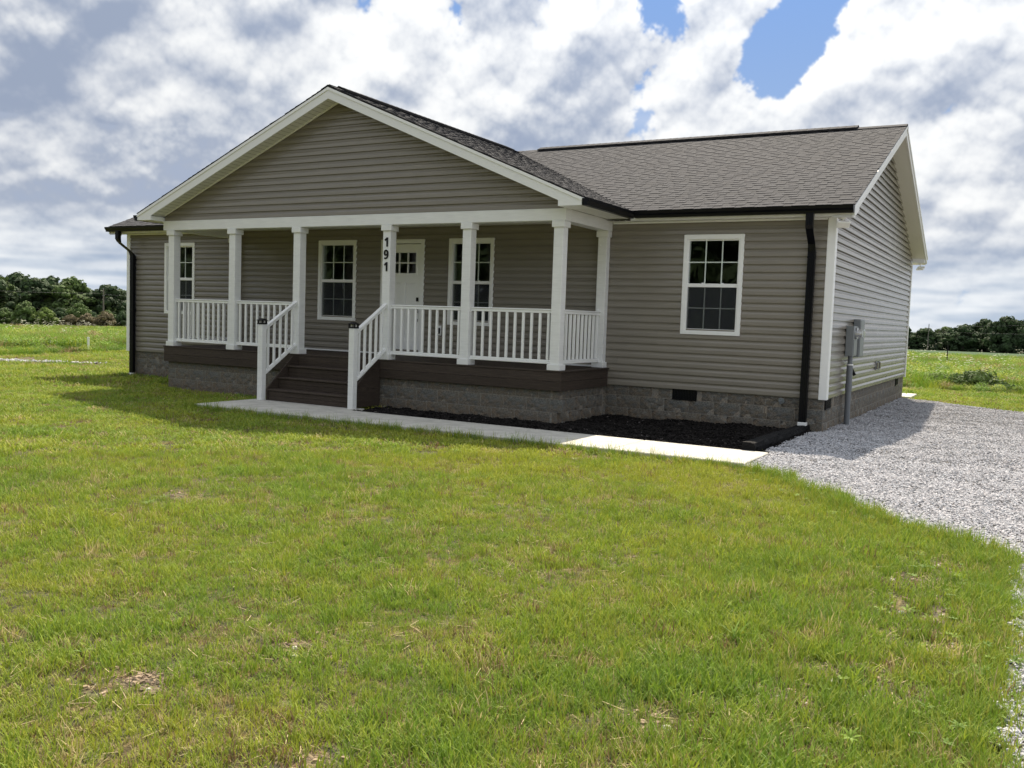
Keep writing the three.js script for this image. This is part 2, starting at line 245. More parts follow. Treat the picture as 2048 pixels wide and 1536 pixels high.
// ---------------------------------------------------------------- house
const house = thing('house', 'single storey taupe vinyl sided house with white columned front porch', 'house', [0, 0, 0]);
const L = 15.24, Dp = 9.2, WH = 2.60, CO = 0.1143;
const rows23 = 23;
const WIN = [{ x: -13.56 }, { x: -9.16 }, { x: -6.115 }, { x: -1.75 }].map((w) => ({ x0: w.x - 0.47, x1: w.x + 0.47, y0: 0.862, y1: 2.395 }));
const DOOR = { x0: -8.10, x1: -7.115, y0: 0.265, y1: 2.392 };
function wallCore(outline, holes, depth, place, name) {
  const s = new THREE.Shape(outline.map(([a, b]) => new THREE.Vector2(a, b)));
  for (const h of holes) s.holes.push(new THREE.Path([[h.x0, h.y0], [h.x0, h.y1], [h.x1, h.y1], [h.x1, h.y0]].map(([a, b]) => new THREE.Vector2(a, b))));
  const g = new THREE.ExtrudeGeometry(s, { depth, bevelEnabled: false }); place(g); return put(name, uvMetres(g), M.interior_wall, house);
}
const inset = (h, m) => ({ x0: h.x0 + m, x1: h.x1 - m, y0: h.y0 + m, y1: h.y1 - m });
const frontWall = wallCore([[-L, 0.0], [0, 0.0], [0, 2.74], [-L, 2.74]], [...WIN.map((w) => inset(w, 0.06)), { x0: DOOR.x0 + 0.06, x1: DOOR.x1 - 0.06, y0: DOOR.y0 + 0.01, y1: DOOR.y1 - 0.06 }], 0.14, (g) => g.translate(0, 0, -0.142), 'front_wall');
const YR = 4.785, PIT = 0.4167, ZR = -Dp / 2, EOV = 0.285, XOV = 0.304;
const roofY = (z) => YR - PIT * Math.abs(z - ZR);
const ga = (z) => roofY(z) - 0.14;
const endOutline = [[-0.15, 0], [Dp, 0], [Dp, ga(-Dp)], [Dp / 2, ga(-Dp / 2)], [0, ga(0)], [-0.0, 0]].slice(1);
const sideWall = wallCore([[0.15, 0], [Dp, 0], [Dp, ga(-Dp)], [Dp / 2, ga(ZR)], [0.15, ga(-0.15)]], [], 0.14, (g) => g.rotateY(Math.PI / 2).translate(-0.142, 0, 0), 'end_wall');
wallCore([[0.15, 0], [Dp, 0], [Dp, ga(-Dp)], [Dp / 2, ga(ZR)], [0.15, ga(-0.15)]], [], 0.14, (g) => g.rotateY(Math.PI / 2).translate(-L + 0.002, 0, 0), 'end_wall');
wallCore([[-L + 0.15, 0], [-0.15, 0], [-0.15, 2.74], [-L + 0.15, 2.74]], [], 0.14, (g) => g.translate(0, 0, -Dp), 'rear_wall');
bar('interior_floor', -L + 0.15, -0.15, 0.16, 0.26, -Dp + 0.15, -0.15, M.interior_floor, house);
bar('interior_ceiling', -L + 0.15, -0.15, 2.66, 2.70, -Dp + 0.15, -0.15, M.interior_wall, house);

// one course of Dutch lap siding; u runs along the wall, xl/xr give its ends at a height
const PROF = [[0.004, 0.030], [0.0225, 0.028], [0.0230, 0.0], [0.0250, 0.0], [0.0260, 0.004], [0.0220, 0.052], [0.0185, 0.062], [0.0110, 0.074], [0.0050, 0.086], [0.0020, 0.146]];
let courseSeed = 0;
function course(parent, y0, xl, xr, map, yTop = 99) {
  courseSeed++; const prof = PROF.filter(([, y]) => y0 + y < yTop + 1e-6); if (prof.length < 3) return;
  const mid = (xl(y0 + 0.06) + xr(y0 + 0.06)) / 2, len = xr(y0 + 0.06) - xl(y0 + 0.06); if (len < 0.02) return;
  const n = Math.max(1, Math.round(len / 0.4)), v = [], s = courseSeed * 3.7;
  const at = (i, k) => { const [o, yy] = prof[k], t = i / n, y = y0 + yy, a = xl(y), b = xr(y), u = lerp(a, b, t); const w = n2(u * 0.9, s) * 0.0010 + n2(u * 0.35, s + 50) * 0.0012; return map(u, y + n2(u * 0.5, s + 9) * 0.0009, o + w + 0.002); };
  for (let i = 0; i < n; i++) for (let k = 0; k < prof.length - 1; k++) { const a = at(i, k), b = at(i + 1, k), c = at(i + 1, k + 1), d = at(i, k + 1); v.push(...a, ...b, ...c, ...a, ...c, ...d); }
  const g = new THREE.BufferGeometry(); g.setAttribute('position', new THREE.Float32BufferAttribute(v, 3)); const h = uvMetres(g); const uv = h.attributes.uv; for (let i = 0; i < uv.count; i++) uv.setXY(i, uv.getX(i) + s * 0.37, uv.getY(i) * 1.0 + s * 0.11);
  put('siding_course', h, VINYL[courseSeed % 4], parent);
}
{
  const cuts = [...WIN, DOOR].sort((a, b) => a.x0 - b.x0), front = (u, y, o) => [u, y, o];
  for (let r = 0; r < rows23; r++) {
    const y0 = r * CO, yc = y0 + CO / 2; let x = -L + 0.075; const ends = [];
    for (const c of cuts) if (yc > c.y0 + 0.03 && yc < c.y1 - 0.03) { ends.push([x, c.x0 + 0.02]); x = c.x1 - 0.02; }
    ends.push([x, -0.075]);
    for (const [a, b] of ends) {   // long walls are laid in panels that lap
      if (y0 < 0.12 && b > -3.45 && a < -12) { course(frontWall, y0, () => a, () => -11.9, front); course(frontWall, y0, () => -3.5, () => b, front); continue; }
      const parts = b - a > 3.2 ? 2 : 1, cut = 0.3 + 0.4 * (((r >> 1) * 0.618) % 1); for (let k = 0; k < parts; k++) { const p = parts > 1 && k ? lerp(a, b, cut) : a, q = parts > 1 && !k ? lerp(a, b, cut) + 0.02 : b, lap = k ? 0 : 0.0026; course(frontWall, y0, () => p, () => q, (u, y, o) => [u, y, o + lap]); }
    }
  }
  const zl = (y) => Math.max(-0.075, 0), side = (u, y, o) => [o, y, -u];
  for (let r = 0; r * CO < YR - 0.25; r++) {
    const y0 = r * CO, end = (y) => (y < 2.60 ? 0.075 : Math.max(0.0, (y + 0.16 - roofY(0)) / PIT));
    const far = (y) => Dp - (y < 2.60 ? 0.06 : Math.max(0, (y + 0.16 - roofY(0)) / PIT)), cut = 3.2 + 2.8 * (((r >> 1) * 0.618) % 1); if (r * CO < 3.3) { course(sideWall, y0, end, () => cut + 0.02, (u, y, o) => side(u, y, o + 0.0026)); course(sideWall, y0, () => cut, far, side); } else course(sideWall, y0, end, far, side);
  }
}
// white outside corner posts
for (const [x0, x1] of [[-0.082, 0.022], [-L - 0.022, -L + 0.082]]) put('corner_post', uvMetres(mergeGeometries([moved(cbox(0.116, 2.62, 0.034, 0.004), (x0 + x1) / 2 + (x0 < -1 ? -0.006 : 0.006), 1.295, 0.017), moved(cbox(0.034, 2.62, 0.104, 0.004), x0 < -1 ? x0 + 0.005 : x1 - 0.005, 1.295, -0.053)])), M.white, house);
bar('corner_post', -0.02, 0.036, -0.03, 2.62, -Dp - 0.02, -Dp + 0.075, M.white, house);
bar('starter_strip', -3.4, -0.085, -0.012, -0.001, -0.001, 0.010, M.vinyl_c, house, 0.002);

// windows
function windowUnit(w) {
  const g = new THREE.Group(); g.name = 'window'; house.add(g);
  const { x0, x1, y0, y1 } = w, cw = 0.062, T = 0.034;
  bar('casing', x0, x0 + cw, y0, y1, -0.01, T, M.white, g); bar('casing', x1 - cw, x1, y0, y1, -0.01, T, M.white, g);
  bar('casing', x0 + cw, x1 - cw, y1 - cw - 0.012, y1, -0.01, T, M.white, g); bar('casing', x0 + cw, x1 - cw, y0, y0 + cw, -0.01, T + 0.004, M.white, g);
  const ix0 = x0 + cw, ix1 = x1 - cw, iy0 = y0 + cw, iy1 = y1 - cw - 0.012, mid = (iy0 + iy1) / 2 - 0.005;
  bar('jamb', ix0, ix0 + 0.022, iy0, iy1, -0.06, 0.018, M.white, g, 0.002); bar('jamb', ix1 - 0.022, ix1, iy0, iy1, -0.06, 0.018, M.white, g, 0.002);
  bar('meeting_rail', ix0 + 0.022, ix1 - 0.022, mid - 0.026, mid + 0.03, -0.05, 0.006, M.white, g, 0.003);
  bar('sash_rail', ix0 + 0.022, ix1 - 0.022, iy1 - 0.02, iy1, -0.05, 0.006, M.white, g, 0.003); bar('sash_rail', ix0 + 0.022, ix1 - 0.022, iy0, iy0 + 0.028, -0.06, -0.006, M.white, g, 0.003);
  const gx0 = ix0 + 0.022, gx1 = ix1 - 0.022;
  for (const [a, b, zg] of [[mid + 0.03, iy1 - 0.02, -0.016], [iy0 + 0.028, mid - 0.026, -0.036]]) {
    bar('pane', gx0, gx1, a, b, zg - 0.0015, zg + 0.0015, M.glass, g, 0.0002).geometry = new THREE.PlaneGeometry(gx1 - gx0, b - a);
    put('pane', new THREE.PlaneGeometry(gx1 - gx0, b - a), M.glass, g, [(gx0 + gx1) / 2, (a + b) / 2, zg - 0.02]);
    for (const t of [1 / 3, 2 / 3]) bar('muntin', lerp(gx0, gx1, t) - 0.009, lerp(gx0, gx1, t) + 0.009, a, b, zg - 0.016, zg - 0.004, M.white, g, 0.002);
    const segs = [gx0, lerp(gx0, gx1, 1 / 3) - 0.009, lerp(gx0, gx1, 1 / 3) + 0.009, lerp(gx0, gx1, 2 / 3) - 0.009, lerp(gx0, gx1, 2 / 3) + 0.009, gx1];
    for (let k = 0; k < 6; k += 2) bar('muntin', segs[k], segs[k + 1], (a + b) / 2 - 0.009, (a + b) / 2 + 0.009, zg - 0.016, zg - 0.004, M.white, g, 0.002);
  }
  for (const t of [0.3, 0.7]) bar('sash_lock', lerp(gx0, gx1, t) - 0.02, lerp(gx0, gx1, t) + 0.02, mid + 0.03, mid + 0.042, -0.012, 0.002, M.white, g, 0.003);
  put('insect_screen', new THREE.PlaneGeometry(gx1 - gx0, mid - 0.026 - iy0 - 0.028), M.screen, g, [(gx0 + gx1) / 2, (mid - 0.026 + iy0 + 0.028) / 2, -0.012]);
}
WIN.forEach(windowUnit);
{ // front door
  const g = new THREE.Group(); g.name = 'door'; house.add(g); const { x0, x1, y1 } = DOOR, yb = 0.27, cw = 0.075;
  bar('casing', x0, x0 + cw, yb, y1, -0.01, 0.036, M.white, g); bar('casing', x1 - cw, x1, yb, y1, -0.01, 0.036, M.white, g); bar('casing', x0 + cw, x1 - cw, y1 - cw, y1, -0.01, 0.036, M.white, g);
  const a = x0 + cw + 0.012, b = x1 - cw - 0.012, t = y1 - cw - 0.014, cx = (a + b) / 2, lx0 = a + 0.115, lx1 = b - 0.115, ly0 = 1.775, ly1 = 2.155, zf = -0.005, zb = -0.05;
  bar('threshold', x0 + cw, x1 - cw, yb, yb + 0.03, -0.10, 0.03, M.bright_metal, g);
  const slab = new THREE.Group(); 
  const shape = new THREE.Shape([[a, yb + 0.035], [b, yb + 0.035], [b, t], [a, t]].map((p) => new THREE.Vector2(...p)));
  shape.holes.push(new THREE.Path([[lx0, ly0], [lx0, ly1], [lx1, ly1], [lx1, ly0]].map((p) => new THREE.Vector2(...p))));
  for (const [p, q] of [[a + 0.115, cx - 0.055], [cx + 0.055, b - 0.115]]) shape.holes.push(new THREE.Path([[p, 0.55], [p, 1.60], [q, 1.60], [q, 0.55]].map((v) => new THREE.Vector2(...v))));
  put('door_leaf', uvMetres(new THREE.ExtrudeGeometry(shape, { depth: 0.04, bevelEnabled: true, bevelThickness: 0.004, bevelSize: 0.004, bevelSegments: 1 }).translate(0, 0, zb + 0.004)), M.white, g);
  for (const [p, q] of [[a + 0.115, cx - 0.055], [cx + 0.055, b - 0.115]]) bar('door_panel', p, q, 0.55, 1.60, zb + 0.01, zb + 0.032, M.white, g, 0.002);
  const w3 = (lx1 - lx0) / 3, h2 = (ly1 - ly0) / 2;
  for (let i = 0; i < 3; i++) for (let j = 0; j < 2; j++) put('pane', new THREE.PlaneGeometry(w3, h2), M.glass, g, [lx0 + w3 * (i + 0.5), ly0 + h2 * (j + 0.5), zb + 0.02]);
  for (let i = 1; i < 3; i++) bar('muntin', lx0 + w3 * i - 0.011, lx0 + w3 * i + 0.011, ly0, ly1, zb + 0.006, zb + 0.042, M.white, g, 0.003);
  for (let i = 0; i < 3; i++) bar('muntin', lx0 + w3 * i + (i ? 0.011 : 0), lx0 + w3 * (i + 1) - (i < 2 ? 0.011 : 0), ly0 + h2 - 0.011, ly0 + h2 + 0.011, zb + 0.006, zb + 0.041, M.white, g, 0.003);
  for (const [p, q, r, s] of [[lx0 - 0.03, lx1 + 0.03, ly0 - 0.03, ly0], [lx0 - 0.03, lx1 + 0.03, ly1, ly1 + 0.03], [lx0 - 0.03, lx0, ly0, ly1], [lx1, lx1 + 0.03, ly0, ly1]]) bar('lite_frame', p, q, r, s, zf, 0.008, M.white, g, 0.003);
  bar('deadbolt', b - 0.085, b - 0.040, 1.265, 1.335, zf, 0.022, M.black_matte, g, 0.006);
  const h = put('door_handle', uvMetres(mergeGeometries([moved(cbox(0.04, 0.10, 0.014, 0.004), b - 0.062, 1.10, 0.004), moved(cbox(0.035, 0.05, 0.03, 0.004), b - 0.062, 0.92, 0.01), moved(cbox(0.018, 0.20, 0.018, 0.004), b - 0.062, 1.02, 0.045), moved(cbox(0.018, 0.018, 0.05, 0.003), b - 0.062, 1.115, 0.03), moved(cbox(0.018, 0.018, 0.05, 0.003), b - 0.062, 0.925, 0.03)])), M.black_matte, g);
}

// foundation of split faced blocks
const rB = rng(77);
const blockGeo = (len) => {
  const variants = [];
  for (let k = 0; k < 8; k++) {
    const nx = Math.max(3, Math.round(len / 0.058)), ny = 4, hh = 0.193, P = [], at = (i, j) => { const u = i / nx, v = j / ny, e = Math.min(u, 1 - u) * len, f = Math.min(v, 1 - v) * hh, edge = sstep(Math.min(e, f), 0, 0.016); return [(u - 0.5) * len, (v - 0.5) * hh, -0.006 + edge * (0.006 + 0.009 * n2(u * len * 9 + k * 13.1, v * hh * 11 + k * 5.3) + 0.006 * n2(u * len * 26, v * hh * 30 + k))]; };
    for (let i = 0; i < nx; i++) for (let j = 0; j < ny; j++) { const a = at(i, j), b = at(i + 1, j), c = at(i + 1, j + 1), d = at(i, j + 1); if ((i + j) % 2) P.push(...a, ...b, ...c, ...a, ...c, ...d); else P.push(...a, ...b, ...d, ...b, ...c, ...d); }
    const X = len / 2, Y = hh / 2, z0 = -0.006, z1 = -0.09, q = (a, b, c, d) => P.push(...a, ...b, ...c, ...a, ...c, ...d);
    q([-X, -Y, z1], [-X, -Y, z0], [-X, Y, z0], [-X, Y, z1]); q([X, -Y, z0], [X, -Y, z1], [X, Y, z1], [X, Y, z0]); q([-X, Y, z0], [X, Y, z0], [X, Y, z1], [-X, Y, z1]); q([-X, -Y, z1], [X, -Y, z1], [X, -Y, z0], [-X, -Y, z0]);
    const g = new THREE.BufferGeometry(); g.setAttribute('position', new THREE.Float32BufferAttribute(P, 3)); variants.push(uvMetres(g));
  }
  return variants;
};
const BG = { full: blockGeo(0.397), half: blockGeo(0.194) };
const VENTS = [];
// a run of blocks: from u0 to u1 along the wall; place(u, y) gives [position, turn]
function blockRun(parent, u0, u1, place, gaps = [], lowest = -0.78) {
  let row = 0;
  for (let yt = 0.038; yt > lowest; yt -= 0.203, row++) {
    let u = u0 + (row % 2 ? 0.203 : 0); if (row % 2) one('half', u0 + 0.1015);
    for (; u < u1 - 0.1; u += 0.406) { const rest = u1 - u; if (rest < 0.35) one('half', u + 0.1015); else one('full', u + 0.203); }
    function one(kind, uc) {
      if (row === 0 && gaps.some(([a, b]) => uc > a - 0.17 && uc < b + 0.17)) { if (gaps.some(([a, b]) => uc > a - 0.02 && uc < b + 0.02)) return; kind = 'half'; }
      const [pos, turn] = place(uc, yt - 0.1015); const m = put('concrete_block', BG[kind][Math.floor(rB() * 8)], row >= 2 ? (rB() < 0.5 ? M.block_clay_a : M.block_clay_b) : BLOCK[Math.floor(rB() * BLOCK.length)], parent, pos, [0, turn, 0]);
    }
  }
}
const foundation = put('foundation', uvMetres(mergeGeometries([moved(cbox(L - 0.04, 0.80, 0.1, 0.002), -L / 2, -0.37, -0.064), moved(cbox(0.1, 0.80, Dp - 0.04, 0.002), -0.064, -0.371, -Dp / 2), moved(cbox(0.1, 0.80, Dp - 0.04, 0.002), -L + 0.07, -0.371, -Dp / 2), moved(cbox(L - 0.04, 0.80, 0.1, 0.002), -L / 2, -0.372, -Dp + 0.07)])), M.mortar, house);
blockRun(foundation, -3.46, 0.0, (u, y) => [[u, y, -0.008], 0], [[-2.31, -1.91]]);
blockRun(foundation, -L, -11.8, (u, y) => [[u, y, -0.008], 0]);
blockRun(foundation, 0.0, Dp, (u, y) => [[-0.008, y, -u], Math.PI / 2], [[0.10, 0.47], [7.7, 8.2]]);
const porchBase = put('porch_foundation', uvMetres(mergeGeometries([moved(cbox(8.42, 0.78, 0.1, 0.002), -7.708, -0.42, 1.603), moved(cbox(0.1, 0.78, 1.62, 0.002), -3.541, -0.421, 0.81), moved(cbox(0.1, 0.78, 1.62, 0.002), -11.885, -0.421, 0.81)])), M.mortar, house);
blockRun(porchBase, -11.93, -3.485, (u, y) => [[u, y, 1.66], 0]);
blockRun(porchBase, -1.66, -0.02, (u, y) => [[-3.485, y, -u], Math.PI / 2]);
function vent(pos, turn) { const g = new THREE.Group(); g.name = 'foundation_vent'; house.add(g); g.position.set(...pos); g.rotation.y = turn; bar('vent_frame', -0.2, 0.2, -0.085, -0.07, -0.012, 0.008, M.black_metal, g, 0.002); bar('vent_frame', -0.2, 0.2, 0.07, 0.085, -0.012, 0.008, M.black_metal, g, 0.002); bar('vent_back', -0.2, 0.2, -0.07, 0.07, -0.012, -0.004, M.black_metal, g, 0.001); for (let i = 0; i < 16; i++) bar('louver', -0.195 + i * 0.0255, -0.195 + i * 0.0255 + 0.008, -0.07, 0.07, -0.003, 0.004, M.black_metal, g, 0.001); }
vent([-2.11, -0.085, 0.002], 0); vent([0.002, -0.085, -0.30], Math.PI / 2); vent([0.002, -0.085, -7.95], Math.PI / 2);
put('hose_bib', uvMetres(mergeGeometries([new THREE.CylinderGeometry(0.045, 0.045, 0.012, 14).rotateX(Math.PI / 2).toNonIndexed(), new THREE.CylinderGeometry(0.012, 0.012, 0.07, 8).rotateX(Math.PI / 2).translate(0, 0, 0.035).toNonIndexed(), new THREE.CylinderGeometry(0.012, 0.014, 0.05, 8).rotateX(0.5).translate(0, -0.02, 0.075).toNonIndexed(), new THREE.TorusGeometry(0.024, 0.005, 5, 12).translate(0, 0.02, 0.062).toNonIndexed()])), M.grey_metal, house, [-0.613, -0.07, 0.0]);

// ---- roof
function slopeFrame(origin, along, up) { const n = along.clone().cross(up).normalize(); const m = new THREE.Matrix4().makeBasis(along, up, n); m.setPosition(origin); return m; }
const tabGeo = {};
for (const th of [0.005, 0.010]) { const g = prism([[0, 0], [0, th], [0.165, 0.0015], [0.165, 0]], -0.5, 0.5, (a, b, t) => [t, a, b]); tabGeo[th] = g; }
const rS = rng(404);
// lays shingles on a slope; start/end(t) give the range along the eave at distance t up the slope
function shingle(parent, frame, length, start, end, budget, score) {
  const list = [];
  for (let t = 0, row = 0; t < length - 0.05; t += 0.127, row++) {
    let s = start(t + 0.07) - rS() * 0.2; const e = end(t + 0.07); let thick = rS() > 0.5;
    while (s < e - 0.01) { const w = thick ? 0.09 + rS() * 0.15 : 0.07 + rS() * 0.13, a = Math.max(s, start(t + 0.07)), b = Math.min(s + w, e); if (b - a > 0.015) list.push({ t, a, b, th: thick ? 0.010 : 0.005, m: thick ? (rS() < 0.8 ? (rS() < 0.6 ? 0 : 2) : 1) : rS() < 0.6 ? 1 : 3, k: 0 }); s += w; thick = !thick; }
  }
  for (const q of list) q.k = score(new THREE.Vector3((q.a + q.b) / 2, q.t, 0).applyMatrix4(frame));
  list.sort((a, b) => a.k - b.k);
  const rest = SHINGLE.map(() => []);
  list.forEach((q, i) => {
    const g = tabGeo[q.th], loc = new THREE.Matrix4().makeTranslation((q.a + q.b) / 2, q.t + (rS() - 0.5) * 0.006, 0.002).multiply(new THREE.Matrix4().makeScale(q.b - q.a - 0.003, 1, 1)); loc.premultiply(frame);
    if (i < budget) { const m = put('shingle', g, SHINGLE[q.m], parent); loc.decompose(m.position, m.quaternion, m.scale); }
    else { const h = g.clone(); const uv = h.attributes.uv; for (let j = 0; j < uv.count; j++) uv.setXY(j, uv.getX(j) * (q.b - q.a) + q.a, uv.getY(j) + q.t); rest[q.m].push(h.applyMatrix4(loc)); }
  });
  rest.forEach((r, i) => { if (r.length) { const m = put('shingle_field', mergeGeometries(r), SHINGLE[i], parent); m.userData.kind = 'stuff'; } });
}
const cosP = 1 / Math.hypot(1, PIT), sinP = PIT * cosP, camD = (p) => p.distanceTo(camera.position);
const GX = -7.72, GY = 4.70, GHW = 4.672, GZ = 2.016;
const slab = (z, dy) => roofY(z) + dy;
const roof = put('roof', prism([[ZR - Dp / 2 - EOV, roofY(ZR - Dp / 2 - EOV)], [ZR, YR], [EOV, roofY(EOV)], [EOV, roofY(EOV) - 0.05], [ZR, YR - 0.055], [ZR - Dp / 2 - EOV, roofY(EOV) - 0.05]].map(([a, b]) => [a, b - 0.004]), -L - XOV, XOV, (a, b, t) => [t, b, a]), M.shingle_base, house);
{
  const fr = slopeFrame(V(0, roofY(EOV) - 0.002, EOV + 0.012), V(1, 0, 0), V(0, sinP, -cosP)), len = (Dp / 2 + EOV) / cosP;
  const valley = (t) => { const z = EOV - t * cosP; return (YR - GY) / PIT * 0 + (z - ZR - 0.204); };   // half-width of the porch roof where it meets this row
  shingle(roof, fr, len, (t) => GX + Math.max(0, EOV - t * cosP - ZR - 0.204) + 0.01, () => XOV + 0.015, 300, (p) => camD(p));
  shingle(roof, fr, len, () => -L - XOV - 0.015, (t) => GX - Math.max(0, EOV - t * cosP - ZR - 0.204) - 0.01, 0, camD);
}
const gyAt = (x) => GY - PIT * Math.abs(x - GX);
const gz0 = (x) => ZR + 0.204 + Math.abs(x - GX);
const porchRoof = (() => {
  const P = [], q = (a, b, c, d) => P.push(...a, ...b, ...c, ...a, ...c, ...d), e = GHW, t = 0.05;
  for (const s of [-1, 1]) {
    const A = [GX, GY, GZ], B = [GX + s * e, gyAt(GX + e), GZ], C = [GX + s * e, gyAt(GX + e), gz0(GX + e)], D = [GX, GY, gz0(GX)], dn = (p) => [p[0], p[1] - t, p[2]];
    q(A, B, C, D); q(dn(A), dn(D), dn(C), dn(B)); q(A, dn(A), dn(B), B); q(B, dn(B), dn(C), C);
  }
  const g = new THREE.BufferGeometry(); g.setAttribute('position', new THREE.Float32BufferAttribute(P, 3)); return put('porch_roof', uvMetres(g), M.shingle_base, house);
})();
{
  const len = GHW / cosP;
  const f1 = slopeFrame(V(GX + GHW + 0.012, gyAt(GX + GHW) + 0.002, 0), V(0, 0, -1), V(-cosP, sinP, 0));   // s = -z
  shingle(porchRoof, f1, len, () => -GZ - 0.015, (t) => -gz0(GX + GHW - t * cosP) - 0.0, 0, camD);
  const f2 = slopeFrame(V(GX - GHW - 0.012, gyAt(GX - GHW) + 0.002, 0), V(0, 0, 1), V(cosP, sinP, 0));
  shingle(porchRoof, f2, len, (t) => gz0(GX - GHW + t * cosP), () => GZ + 0.015, 0, camD);
}
// ridge vents: ribbed black vent under cap shingles
function ridgeVent(parent, x0, x1, place) {
  put('ridge_vent', (() => { const g = mergeGeometries([prism([[-0.15, -0.045], [0, 0.018], [0.15, -0.045], [0.15, -0.020], [0, 0.043], [-0.15, -0.020]], x0, x1, place)]); return g; })(), M.vent_dark, parent);
  for (let x = x0; x < x1 - 0.05; x += 0.145) { const e = Math.min(x + 0.17, x1 + 0.01); put('ridge_cap', prism([[-0.155, -0.022], [0, 0.043], [0.155, -0.022], [0.155, -0.014], [0, 0.052], [-0.155, -0.014]].map(([a, b]) => [a, b]), x, e, (a, b, t) => place(a, b + (t === e ? 0.004 : 0), t)), SHINGLE[Math.floor(rS() * 4)], parent); }
}
ridgeVent(roof, -7.3, -0.55, (a, b, t) => [t, YR + b + 0.012, ZR + a]);
ridgeVent(porchRoof, -3.9, 1.75, (a, b, t) => [GX + a, GY + b + 0.012, t]);
for (const [a, b] of [[-0.55, XOV]]) put('ridge_cap', prism([[-0.15, -0.05], [0, 0.012], [0.15, -0.05], [0.15, -0.042], [0, 0.02], [-0.15, -0.042]], a + 0.01, b + 0.01, (p, q, t) => [t, YR + q + 0.008, ZR + p]), M.shingle_a, roof);
put('ridge_cap', prism([[-0.15, -0.05], [0, 0.012], [0.15, -0.05], [0.15, -0.042], [0, 0.02], [-0.15, -0.042]], 1.76, GZ + 0.01, (p, q, t) => [GX + p, GY + q + 0.008, t]), M.shingle_b, porchRoof);

// ---- eaves of the main roof
const FASC = 2.60;
for (const [x0, x1] of [[GX + GHW + 0.02, XOV - 0.03], [-L - XOV + 0.03, GX - GHW - 0.02]]) {
  bar('fascia', x0, x1, FASC, roofY(EOV) - 0.062, EOV - 0.03, EOV - 0.008, M.white, house);
  bar('drip_edge', x0, x1, roofY(EOV) - 0.060, roofY(EOV) - 0.012, EOV - 0.006, EOV + 0.006, M.soffit, house, 0.002);
}
// ribbed soffit boards
function soffit(name, u0, u1, w0, w1, map) {
  const P = [], n = Math.round((u1 - u0) / 0.1), q = (a, b, c, d) => P.push(...a, ...b, ...c, ...a, ...c, ...d), st = (u1 - u0) / n;
  for (let i = 0; i < n; i++) { const a = u0 + i * st, b = a + st - 0.008, c = a + st; q(map(a, w0, 0), map(b, w0, 0), map(b, w1, 0), map(a, w1, 0)); q(map(b, w0, 0), map(b, w0, 0.006), map(b, w1, 0.006), map(b, w1, 0)); q(map(b, w0, 0.006), map(c, w0, 0.006), map(c, w1, 0.006), map(b, w1, 0.006)); q(map(c, w0, 0.006), map(c, w0, 0), map(c, w1, 0), map(c, w1, 0.006)); }
  const g = new THREE.BufferGeometry(); g.setAttribute('position', new THREE.Float32BufferAttribute(P, 3)); return put(name, uvMetres(g), M.soffit, house);
}
soffit('soffit', -3.42, XOV - 0.025, 0.0, EOV - 0.03, (u, w, d) => [u, FASC + 0.006 + d, w]);
soffit('soffit', -L - XOV + 0.025, -12.02, 0.0, EOV - 0.03, (u, w, d) => [u, FASC + 0.006 + d, w]);
bar('soffit_trim', -3.42, -0.09, FASC - 0.022, FASC + 0.004, 0.030, 0.044, M.white, house, 0.003); bar('soffit_trim', -L + 0.09, -12.05, FASC - 0.022, FASC + 0.004, 0.030, 0.044, M.white, house, 0.003);
// rake boards, rake soffit and boxed returns at the end walls
function rakeEnd(xo, s) {
  const line = (dy, z) => roofY(z) + dy;
  for (const k of [1, -1]) {
    const zEnd = k > 0 ? EOV + 0.004 : -Dp - EOV - 0.004, drop = 0.155;
    put('rake_board', prism([[ZR, YR - 0.03], [zEnd, line(-0.03, zEnd)], [zEnd, line(-0.03 - drop, zEnd) + 0.03], [ZR, YR - 0.03 - drop]], xo - s * 0.024, xo, (a, b, t) => [t, b, a]), M.gable_white, house);
    put('rake_trim', prism([[ZR, YR - 0.012], [zEnd, line(-0.012, zEnd)], [zEnd, line(-0.055, zEnd)], [ZR, YR - 0.055]], xo + s * 0.002, xo + s * 0.014, (a, b, t) => [t, b, a]), M.white, house);
    put('rake_soffit', prism([[ZR, YR - 0.165], [zEnd, line(-0.165, zEnd)], [zEnd, line(-0.175, zEnd)], [ZR, YR - 0.175]], s > 0 ? 0.004 : -L - 0.004, xo - s * 0.026, (a, b, t) => [t, b, a]), M.soffit, house);
    const z0 = k > 0 ? 0.0 : -Dp; // boxed eave return
    put('eave_return', prism([[z0, FASC], [zEnd, FASC], [zEnd, line(-0.17, zEnd)], [z0, line(-0.17, z0)]], s > 0 ? 0.016 : -L - 0.016, xo - s * 0.026, (a, b, t) => [t, b, a]), M.gable_white, house);
  }
}
rakeEnd(XOV, 1); rakeEnd(-L - XOV, -1);
put('rake_return_cap', prism([[EOV + 0.006, FASC - 0.004], [EOV + 0.006, roofY(EOV) - 0.03], [EOV - 0.34, roofY(EOV - 0.34) - 0.03], [EOV - 0.34, roofY(EOV - 0.34) - 0.185], [EOV - 0.06, FASC - 0.004]], XOV - 0.0, XOV + 0.012, (a, b, t) => [t, b, a]), M.gable_white, house);

